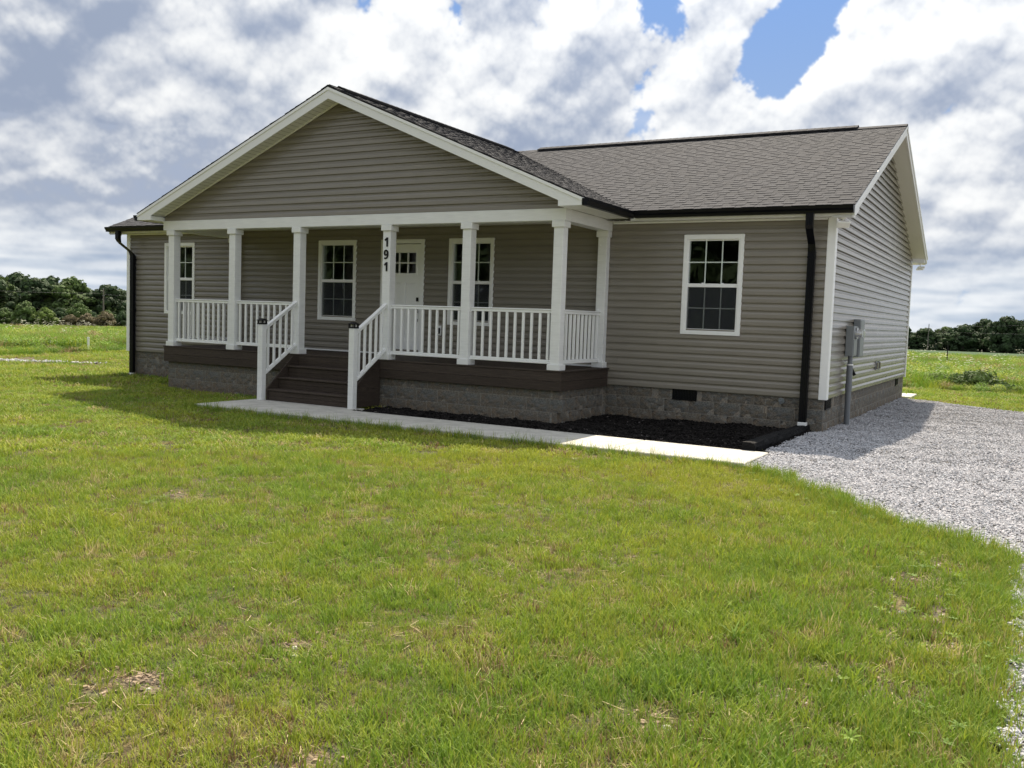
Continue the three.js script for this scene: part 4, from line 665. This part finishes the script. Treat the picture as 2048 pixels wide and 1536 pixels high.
{
  const lists = TUFT.map(() => []), tall = TALL.map(() => []), wide = WIDE.map(() => []);
  const vis = (x, z, m) => { const dx = x - KX, dz = z - KZ, f = -dx * 0.4939 - dz * 0.8695, s = dx * 0.8695 - dz * 0.4939; return f > -0.5 && Math.abs(s) < f * 0.60 + m; };
  const free = (x, z) => !inHouse(x, z, 0.03) && !onWalk(x, z, -0.015) && !onGravel(x, z, 0.04) && !onMulch(x, z);
  const cell = (step, dens, d0, d1, fn, m) => { for (let z = -15; z < 14.5; z += step) for (let x = -30; x < 5; x += step) { const cx = x + step / 2, cz = z + step / 2, d = Math.hypot(cx - KX, cz - KZ); if (d < d0 || d >= d1 || !vis(cx, cz, m)) continue; const n = dens * step * step, k = Math.floor(n) + (rP() < n % 1 ? 1 : 0); for (let i = 0; i < k; i++) fn(x + rP() * step, z + rP() * step, d); } };
  const lay = (x, z, s0, s1, L, tint = 1) => { if (!free(x, z) || meadow(x, z)) return; const b = bare(x, z); if (rP() < b * 1.7 || leftGravel(x, z)) return; if (rP() < 0.30 * sstep(fbm(x * 1.4 + 30, z * 1.4, 3), 0.15, 0.6) * sstep(z, 5.5, 8)) return; const s = lerp(s0, s1, rP()) * (1 + 0.35 * sstep(x, 0.0, 1.4) * sstep(z, 5.2, 7.5)) * (1 - b * 0.4) * (0.7 + 0.55 * (n2(x * 0.9, z * 0.9) * 0.5 + 0.5) + 0.35 * sstep(n2(x * 2.6 + 40, z * 2.6), 0.35, 0.9)); L[Math.floor(rP() * L.length)].push({ x, z, y: groundY(x, z) - 0.004, s, ry: rP() * 6.28, rx: (rP() - 0.5) * 0.3, rz: (rP() - 0.5) * 0.3, c: turf(x, z) }); };
  cell(0.25, 760, 2.0, 6.6, (x, z) => lay(x, z, 0.75, 1.25, lists), 1.1);
  cell(0.25, 430, 6.6, 10.5, (x, z) => lay(x, z, 0.9, 1.45, lists), 1.1);
  cell(0.5, 120, 10.5, 19, (x, z) => lay(x, z, 0.75, 1.15, wide), 1.2);
  cell(0.5, 55, 19, 36, (x, z) => lay(x, z, 1.0, 1.7, wide), 1.5);
  // longer tufts scattered through the lawn, along the walk and on the edge of the gravel
  const up = (x, z, s, c) => { if (!free(x, z)) return; tall[Math.floor(rP() * 2)].push({ x, z, y: groundY(x, z) - 0.004, s, ry: rP() * 6.28, c: c || (rP() < 0.65 ? [0.20, 0.31, 0.030] : [0.33, 0.36, 0.05]) }); };
  cell(0.5, 9, 2, 9, (x, z) => { const f = n2(x * 0.8 + 20, z * 0.8); if (rP() < sstep(f, -0.2, 0.8) && bare(x, z) < 0.4) up(x, z, 0.4 + rP() * 0.35); }, 1);
  for (let i = 0; i < 520; i++) { const x = -8.9 + rP() * 8.7; up(x, 3.77 + Math.abs(rP() - rP()) * 0.22, 0.55 + rP() * 0.75); }
  for (let i = 0; i < 1500; i++) { const z = 3.8 + rP() * 8, e = edgeX(z), x = e - Math.pow(rP(), 1.6) * 0.6 + 0.05; if (bare(x, z) < 0.3) up(x, z, 0.35 + rP() * 0.65); }
  for (let i = 0; i < 2600; i++) { const z = 5.8 + rP() * 6, e = edgeX(z), x = e - 0.1 - Math.pow(rP(), 1.3) * 2.0; if (bare(x, z) < 0.25) up(x, z, 0.35 + rP() * 0.6); }
  for (let i = 0; i < 900; i++) { const z = 3.9 + rP() * 3.2, x = edgeX(z) - rP() * 0.35 + 0.06; if (n2(x * 3, z * 3) > -0.2) up(x, z, 0.5 + rP() * 0.8); }
  // dead stalks lying in the turf
  const straw = [], strawGeo = new THREE.BoxGeometry(1, 0.02, 0.028); for (let i = 0; i < 3000; i++) { const a = (-88 - rP() * 66) * Math.PI / 180, d = 2.6 + rP() * 6.5, x = KX + Math.cos(a) * d, z = KZ + Math.sin(a) * d; if (!free(x, z)) continue; const k = n2(x * 1.1, z * 1.1 + 60); if (rP() > 0.35 + 0.6 * k && bare(x, z) < 0.15) continue; const v = 0.6 + rP() * 0.6; straw.push({ x, z, y: groundY(x, z) + 0.006 + rP() * 0.022, s: 0.035 + rP() * 0.06, ry: rP() * 6.28, rz: (rP() - 0.5) * 0.5, c: [0.52 * v, 0.43 * v, 0.24 * v] }); }
  const clod = []; for (let i = 0; i < 2600; i++) { const w = WORN[i % 17], x = w[0] + (rP() + rP() - 1) * w[2] * 1.6, z = w[1] + (rP() + rP() - 1) * w[2] * 1.6; if (!free(x, z) || rP() > bare(x, z) * 1.6) continue; const v = 0.55 + rP() * 0.75, pale = rP() < 0.06; clod.push({ x, z, y: groundY(x, z) + 0.001, s: 0.005 + Math.pow(rP(), 3) * 0.035, ry: rP() * 6.28, c: pale ? [0.5, 0.47, 0.42] : [0.26 * v, 0.195 * v, 0.13 * v] }); }
  const g = group('lawn_grass', 'sunlit patchy green and straw lawn grass in front of the house', 'grass');
  lists.forEach((l, i) => scatter('tufts', g, TUFT[i], M.blade, l)); tall.forEach((l, i) => scatter('tall_tufts', g, TALL[i], M.blade, l)); wide.forEach((l, i) => scatter('turf', g, WIDE[i], M.blade, l)); scatter('dead_stalks', g, strawGeo, rockMat, straw); scatter('soil_crumbs', g, rocks[0], rockMat, clod);
  console.log('grass', lists.map((l) => l.length).join(), tall.map((l) => l.length).join(), wide.map((l) => l.length).join());
}
// broad leaved weed rosettes
function rosette(n, len, w) { const P = []; for (let i = 0; i < n; i++) { const a = i / n * 6.283 + rP() * 0.5, l = len * (0.7 + rP() * 0.5), up = 0.35 + rP() * 0.8, c = Math.cos(a), s = Math.sin(a); let prev; for (let k = 0; k <= 3; k++) { const u = k / 3, r = l * u, y = l * up * (u - 0.6 * u * u), ww = w * Math.sin(0.35 + u * 2.75) * 0.5, A = [c * r - s * ww, y, s * r + c * ww], B = [c * r + s * ww, y, s * r - c * ww]; if (prev) P.push(...prev[0], ...prev[1], ...B, ...prev[0], ...B, ...A); prev = [A, B]; } } const g = new THREE.BufferGeometry(); g.setAttribute('position', new THREE.Float32BufferAttribute(P, 3)); g.computeVertexNormals(); return g; }
{
  const R = [rosette(8, 0.07, 0.018), rosette(6, 0.05, 0.022)], l = [[], []];
  for (let i = 0; i < 110; i++) { const z = 4.6 + rP() * 6.5, x = edgeX(z) - Math.pow(rP(), 1.5) * 0.7 + 0.02; if (bare(x, z) > 0.5) continue; l[i % 2].push({ x, z, y: groundY(x, z) + 0.02 + rP() * 0.03, s: 0.25 + rP() * 0.4, ry: rP() * 6.28, rx: (rP() - 0.5) * 0.7, c: rP() < 0.5 ? [0.21, 0.32, 0.04] : [0.13, 0.22, 0.03] }); }
  for (let i = 0; i < 120; i++) { const z = 4 + rP() * 8.5, x = (rP() < 0.7 ? edgeX(z) - rP() * 0.6 : -6 + rP() * 8); if (onGravel(x, z, -0.02) || onWalk(x, z, 0) || onMulch(x, z)) continue; l[i % 2].push({ x, z, y: groundY(x, z) + 0.015, s: 0.35 + rP() * 0.45, ry: rP() * 6.28, c: rP() < 0.5 ? [0.20, 0.30, 0.035] : [0.14, 0.23, 0.03] }); }
  const g = group('lawn_weeds', 'small broad leaved weeds growing through the lawn', 'weeds'); l.forEach((e, i) => scatter('rosettes', g, R[i], M.leaf, e));
  // the bright coarse grass clump that stands out of the lawn
  const c = thing('grass_clump', 'bright green coarse grass clump standing alone in the lawn', 'grass clump', [1.42, groundY(1.42, 9.35), 9.35]); const m = M.leaf.clone(); m.name = 'clump_leaf'; m.color.setRGB(0.16, 0.26, 0.03); put('leaves', blades(14, 0.02, 0.08, 0.15, 0.012, 0.9, 4), m, c);
}
function weed(n, h, spread, leaf, flowers) {
  const P = [], C = [], push = (a, b, c, col) => { P.push(...a, ...b, ...c); for (let i = 0; i < 3; i++) C.push(...col); };
  for (let i = 0; i < n; i++) {
    const a = rP() * 6.283, r = Math.sqrt(rP()) * spread, y = Math.pow(rP(), 0.75) * h * (1 - 0.35 * r / spread), x = Math.cos(a) * r, z = Math.sin(a) * r, d = rP() * 6.283, l = leaf * (0.6 + rP() * 0.8), up = (rP() - 0.2) * l * 1.2, c = Math.cos(d), s = Math.sin(d), w = l * 0.28, k = 0.75 + rP() * 0.5, col = [k, k, k];
    const A = [x, y, z], B = [x + c * l * 0.5 - s * w, y + up * 0.7, z + s * l * 0.5 + c * w], D = [x + c * l * 0.5 + s * w, y + up * 0.7, z + s * l * 0.5 - c * w], E = [x + c * l, y + up, z + s * l]; push(A, B, D, col); push(B, E, D, col);
  }
  for (let i = 0; i < flowers; i++) { const a = rP() * 6.283, r = rP() * spread, x = Math.cos(a) * r, z = Math.sin(a) * r, y = h * (0.95 + rP() * 0.25), f = 0.035 + rP() * 0.02; for (let k = 0; k < 6; k++) { const p = k / 6 * 6.283, q = (k + 1) / 6 * 6.283; push([x, y, z], [x + Math.cos(p) * f, y + 0.012, z + Math.sin(p) * f], [x + Math.cos(q) * f, y + 0.012, z + Math.sin(q) * f], [1, 1, 1]); } }
  const g = new THREE.BufferGeometry(); g.setAttribute('position', new THREE.Float32BufferAttribute(P, 3)); g.setAttribute('color', new THREE.Float32BufferAttribute(C, 3)); g.computeVertexNormals(); return g;
}
M.weed = leafMat('weed_leaf', 0.4); M.weed.vertexColors = true;
{
  const W = [weed(330, 0.40, 0.42, 0.075, 0), weed(330, 0.52, 0.36, 0.07, 0), blades(110, 0.40, 0.25, 0.60, 0.018, 0.5), weed(300, 0.30, 0.5, 0.08, 0), weed(260, 0.56, 0.3, 0.065, 0)], bloom = weed(0, 0.75, 0.3, 0.1, 5), flowers = []; if (!W[2].attributes.color) W[2].setAttribute('color', new THREE.Float32BufferAttribute(new Float32Array(W[2].attributes.position.count * 3).fill(1), 3));
  const l = W.map(() => []), wedge = (n, a0, a1, d0, d1, pw) => {
    for (let i = 0; i < n; i++) { const a = lerp(a0, a1, rP()) * Math.PI / 180, d = d0 + (d1 - d0) * Math.pow(rP(), pw), x = KX + Math.cos(a) * d, z = KZ + Math.sin(a) * d; if (!meadow(x, z) || (z < -66 && x > -60)) continue; const p = n2(x * 0.07, z * 0.07), q = n2(x * 0.25 + 9, z * 0.25), k = p + 0.5 * q + (rP() - 0.5) * 0.7; const i0 = rP() < 0.5 ? 2 : k > 0.55 ? 4 : k > 0.15 ? 1 : k > -0.25 ? 0 : k > -0.6 ? 2 : 3;
      const t = rP(), g1 = [0.20, 0.33, 0.030], g2 = [0.34, 0.40, 0.045], g3 = [0.14, 0.25, 0.028], br = [0.30, 0.23, 0.10], c = t < 0.1 + 0.25 * sstep(q, 0.3, 0.9) ? br : t < 0.22 + 0.3 * (p * 0.5 + 0.5) ? g2 : t < 0.75 ? g1 : g3; const near = meadow(x + 1.5, z + 1.5) ? 1 : 0.6, s = (0.5 + rP() * 0.5) * near * (1 + d / 300); l[i0].push({ x, z, y: groundY(x, z) - 0.03, s, ry: rP() * 6.28, c }); if (k > 0.2 && rP() < 0.05) flowers.push({ x, z, y: groundY(x, z) - 0.03, s: s * 1.05, ry: rP() * 6.28, c: [0.78, 0.78, 0.70] }); }
  };
  wedge(16000, -153, -138, 24, 235, 1.5); wedge(9000, -101, -86, 24, 140, 1.35);
  const g = group('meadow_weeds', 'tall weeds and white wildflowers in the meadow round the lot', 'meadow'); l.forEach((e, i) => scatter('weeds', g, W[i], M.weed, e)); scatter('blossoms', g, bloom, M.weed, flowers);
}
console.log('plants');

// ---------------------------------------------------------------- trees, shrubs, poles
const bark = std('bark', [0.10, 0.085, 0.07], 0.95, { map: stoneTex });
function crown(seed, w, h, n, leaf, lobes) {
  const r = rng(seed), P = [], C = [], N = [], B = [];
  for (let i = 0; i < lobes; i++) { const a = r() * 6.283, t = r(), y = lerp(0.04, 0.95, t), rad = Math.sqrt(Math.max(0.02, 1 - ((t - 0.36) / 0.62) ** 2)) * 0.85 * w * Math.sqrt(r()); B.push([Math.cos(a) * rad, y * h, Math.sin(a) * rad, w * (0.12 + 0.17 * r()), 0.72 + r() * 0.56]); }
  for (let i = 0; i < n; i++) {
    const b = B[Math.floor(r() * lobes)], th = r() * 6.283, u = r() * 2 - 1, s = Math.sqrt(1 - u * u), rr = b[3] * (0.35 + 0.85 * r()), o = V(Math.cos(th) * s, u, Math.sin(th) * s), c = V(b[0] + o.x * rr, b[1] + o.y * rr * 0.8, b[2] + o.z * rr);
    const e1 = V(r() - 0.5, r() - 0.5, r() - 0.5).normalize(), e2 = o.clone().multiplyScalar(0.6).add(V(r() - 0.5, r() - 0.5, r() - 0.5)).cross(e1).normalize(), l = leaf * (0.6 + r() * 0.8); e1.crossVectors(e2, o).normalize().multiplyScalar(l); e2.multiplyScalar(l * 0.6);
    const A = c.clone().sub(e1), D = c.clone().add(e1), L2 = c.clone().sub(e2), R2 = c.clone().add(e2), k = b[4] * (0.85 + r() * 0.3);
    for (const p of [A, L2, R2, L2, D, R2]) P.push(p.x, p.y, p.z); for (let j = 0; j < 6; j++) C.push(k, k, k);
  }
  const g = new THREE.BufferGeometry(); g.setAttribute('position', new THREE.Float32BufferAttribute(P, 3)); g.setAttribute('color', new THREE.Float32BufferAttribute(C, 3)); g.computeVertexNormals(); return g;
}
function trunk(h, r0) {
  const parts = [new THREE.CylinderGeometry(r0 * 0.45, r0, h, 8, 4).translate(0, h / 2, 0)], r = rng(Math.round(h * 100));
  for (let i = 0; i < 5; i++) { const g = new THREE.CylinderGeometry(r0 * 0.12, r0 * 0.34, h * 0.5, 6).translate(0, h * 0.25, 0); g.rotateZ(0.5 + r() * 0.5); g.rotateY(i * 1.3 + r()); g.translate(0, h * (0.45 + 0.1 * i), 0); parts.push(g); }
  return mergeGeometries(parts);
}
const leafOf = (name, rgb) => { const m = leafMat(name, 0.3); m.vertexColors = true; m.color.setRGB(...rgb); return m; };
const LV = [leafOf('leaves_dark', [0.048, 0.082, 0.032]), leafOf('leaves_mid', [0.090, 0.140, 0.040]), leafOf('leaves_light', [0.14, 0.20, 0.048]), leafOf('leaves_pink', [0.165, 0.14, 0.08])];
const CR = [crown(1, 5.0, 10, 7000, 0.42, 70), crown(2, 5.6, 9, 7000, 0.42, 70), crown(3, 4.4, 11, 6500, 0.42, 64), crown(4, 4.8, 7.5, 6000, 0.40, 54)], TR = trunk(7, 0.28);
const protos = new Map();
function tree(kind, leaf, x, z, s, sy, label, cat, grp, name = 'broadleaf_tree', lift = 0.1) {
  const key = kind + '_' + leaf + name; let t;
  if (!protos.has(key)) { t = new THREE.Group(); const a = put('trunk', TR, bark, t), b = put('crown', CR[kind], LV[leaf], t); b.position.y = lift; protos.set(key, t); } else t = protos.get(key).clone();
  t.name = numbered(name); t.position.set(x, groundY(x, z) - 0.2, z); t.scale.set(s, s * sy, s); t.rotation.y = rP() * 6.28; scene.add(t); t.userData = {}; tag(t, label, cat, grp); return t;
}
const polar = (deg, d) => [KX + Math.cos(deg * Math.PI / 180) * d, KZ + Math.sin(deg * Math.PI / 180) * d];
const woodL = 'broadleaf tree in the wood beyond the weedy meadow', woodG = 'trees of the wood beyond the meadow';
for (let i = 0; i < 62; i++) { const a = -154.5 + i * 0.27 + (rP() - 0.5) * 0.3, d = 232 + rP() * 34, [x, z] = polar(a, d), s = 1.08 + rP() * 0.28; tree(Math.floor(rP() * 4), rP() < 0.65 ? 0 : 1, x, z, s, 0.72 - 0.12 * sstep(a, -150, -141) + rP() * 0.30, woodL, 'tree', woodG); }
const front = 'lighter green low tree at the front of the meadow wood';
for (let i = 0; i < 14; i++) { const a = -152 + i * 0.85 + rP() * 0.3, d = 205 + rP() * 14, [x, z] = polar(a, d); tree(3, rP() < 0.2 ? 2 : rP() < 0.6 ? 1 : 0, x, z, 0.42 + rP() * 0.26, 0.9 + rP() * 0.3, front, 'tree', 'low trees at the front of the wood'); }
for (let i = 0; i < 3; i++) { const [x, z] = polar(-145.3 + i * 0.85, 196 + rP() * 6); tree(3, 3, x, z, 0.42 + rP() * 0.1, 1.0, 'rusty pink flowering low tree by the utility pole in front of the wood', 'tree', 'pink flowering trees by the pole', 'flowering_tree'); }
const woodR = 'dark tree in the tree line behind the green crop field', woodRG = 'trees of the tree line behind the crop field';
for (let i = 0; i < 46; i++) { const a = -101 + i * 0.34 + (rP() - 0.5) * 0.3, d = 345 + rP() * 26, [x, z] = polar(a, d), tallness = 0.72 + 0.55 * sstep(a, -96.5, -91.5) + 0.12 * Math.sin(a * 3.1); tree(Math.floor(rP() * 4), rP() < 0.85 ? 0 : 1, x, z, 0.95 + rP() * 0.3, tallness * (0.66 + rP() * 0.26), woodR, 'tree', woodRG); }
for (let i = 0; i < 18; i++) { const x = -98 + i * 6.6 + rP() * 2, z = 44 + rP() * 8 + Math.abs(i - 6) * 0.5; tree(i % 4, 0, x, z, 1.25 + rP() * 0.3, 1.0 + rP() * 0.2, 'broadleaf tree across the lawn facing the porch windows', 'tree', 'trees facing the porch windows'); }
// shrubs in the meadow edge behind the drive
const SH = crown(9, 1.0, 0.55, 3400, 0.05, 40);
[[1.25, -15.3, 0.95, 0, 'dense dark green low shrub in the weeds behind the drive'], [0.2, -15.8, 0.7, 1, 'smaller lighter green shrub in the weeds behind the drive']].forEach(([x, z, s, m, label]) => { const g = thing('shrub', label, 'shrub', [x, groundY(x, z), z]); g.scale.set(s * 1.15, s * 0.9, s); put('foliage', SH, LV[m ? 2 : 1], g); put('stem', new THREE.CylinderGeometry(0.02, 0.03, 0.4, 6).translate(0, 0.2, 0), bark, g); });

std('pole_wood', [0.26, 0.23, 0.20], 0.9, { map: grain });
std('wire', [0.25, 0.25, 0.25], 0.5);
function pole(deg, d, h, label) { const [x, z] = polar(deg, d), g = thing('utility_pole', label, 'utility pole', [x, groundY(x, z) - 0.1, z]); put('shaft', new THREE.CylinderGeometry(0.11, 0.17, h, 12).translate(0, h / 2, 0), M.pole_wood, g); put('insulator', new THREE.CylinderGeometry(0.05, 0.07, 0.25, 8).translate(0, h + 0.12, 0), M.grey_pvc, g); bar('bracket', -0.3, 0.3, h - 1.3, h - 1.18, -0.05, 0.05, M.grey_metal, g); return g; }
const pl = pole(-143.65, 200, 8.4, 'weathered wooden utility pole in front of the meadow wood'), pr = pole(-95.35, 325, 8.2, 'weathered wooden utility pole in front of the tree line by the crop field');
function wire(a, b, sag, label) { const mid = a.clone().add(b).multiplyScalar(0.5); mid.y -= sag; const g = new THREE.TubeGeometry(new THREE.QuadraticBezierCurve3(a, mid, b), 24, 0.010, 5); tag(put('power_line', g, M.wire), label, 'cable', 'power lines on the utility poles'); }
{
  const top = (p, dy) => p.position.clone().add(V(0, dy, 0)), [ax, az] = polar(-156, 190), [bx, bz] = polar(-128, 205);
  wire(top(pl, 7.6), V(ax, groundY(ax, az) + 8, az), 1.4, 'power line running from the meadow pole along the wood'); wire(top(pl, 7.4), V(bx, groundY(bx, bz) + 7, bz), 1.4, 'power line running from the meadow pole behind the house');
  const [cx, cz] = polar(-84, 250), [ex, ez] = polar(-84, 235); wire(top(pr, 7.4), V(cx, groundY(cx, cz) + 9, cz), 0.8, 'upper power line crossing the tree line by the crop field'); wire(top(pr, 5.9), V(ex, groundY(ex, ez) + 5.5, ez), 0.6, 'lower power line crossing the tree line by the crop field');
}
{ const [x, z] = polar(-144.4, 33.0), g = thing('marker_post', 'short white marker post at the edge of the weedy meadow', 'post', [x, groundY(x, z) - 0.05, z]); put('post', new THREE.CylinderGeometry(0.035, 0.035, 0.5, 12).translate(0, 0.25, 0), M.white, g); put('post_cap', new THREE.CylinderGeometry(0.04, 0.04, 0.04, 12).translate(0, 0.52, 0), M.white, g); }
{ const [x, z] = polar(-94.3, 52), g = thing('fence_stake', 'thin dark metal stake in the meadow near the crop field', 'stake', [x, groundY(x, z) - 0.1, z]); bar('shaft', -0.025, 0.025, 0, 1.25, -0.02, 0.02, M.black_matte, g, 0.005); bar('plate', -0.06, 0.06, 0.2, 0.32, -0.025, -0.02, M.black_matte, g, 0.002); }
console.log('trees');
scene.traverse((o) => { if (o.isMesh) { o.castShadow = true; o.receiveShadow = true; } });
renderer.render(scene, camera);
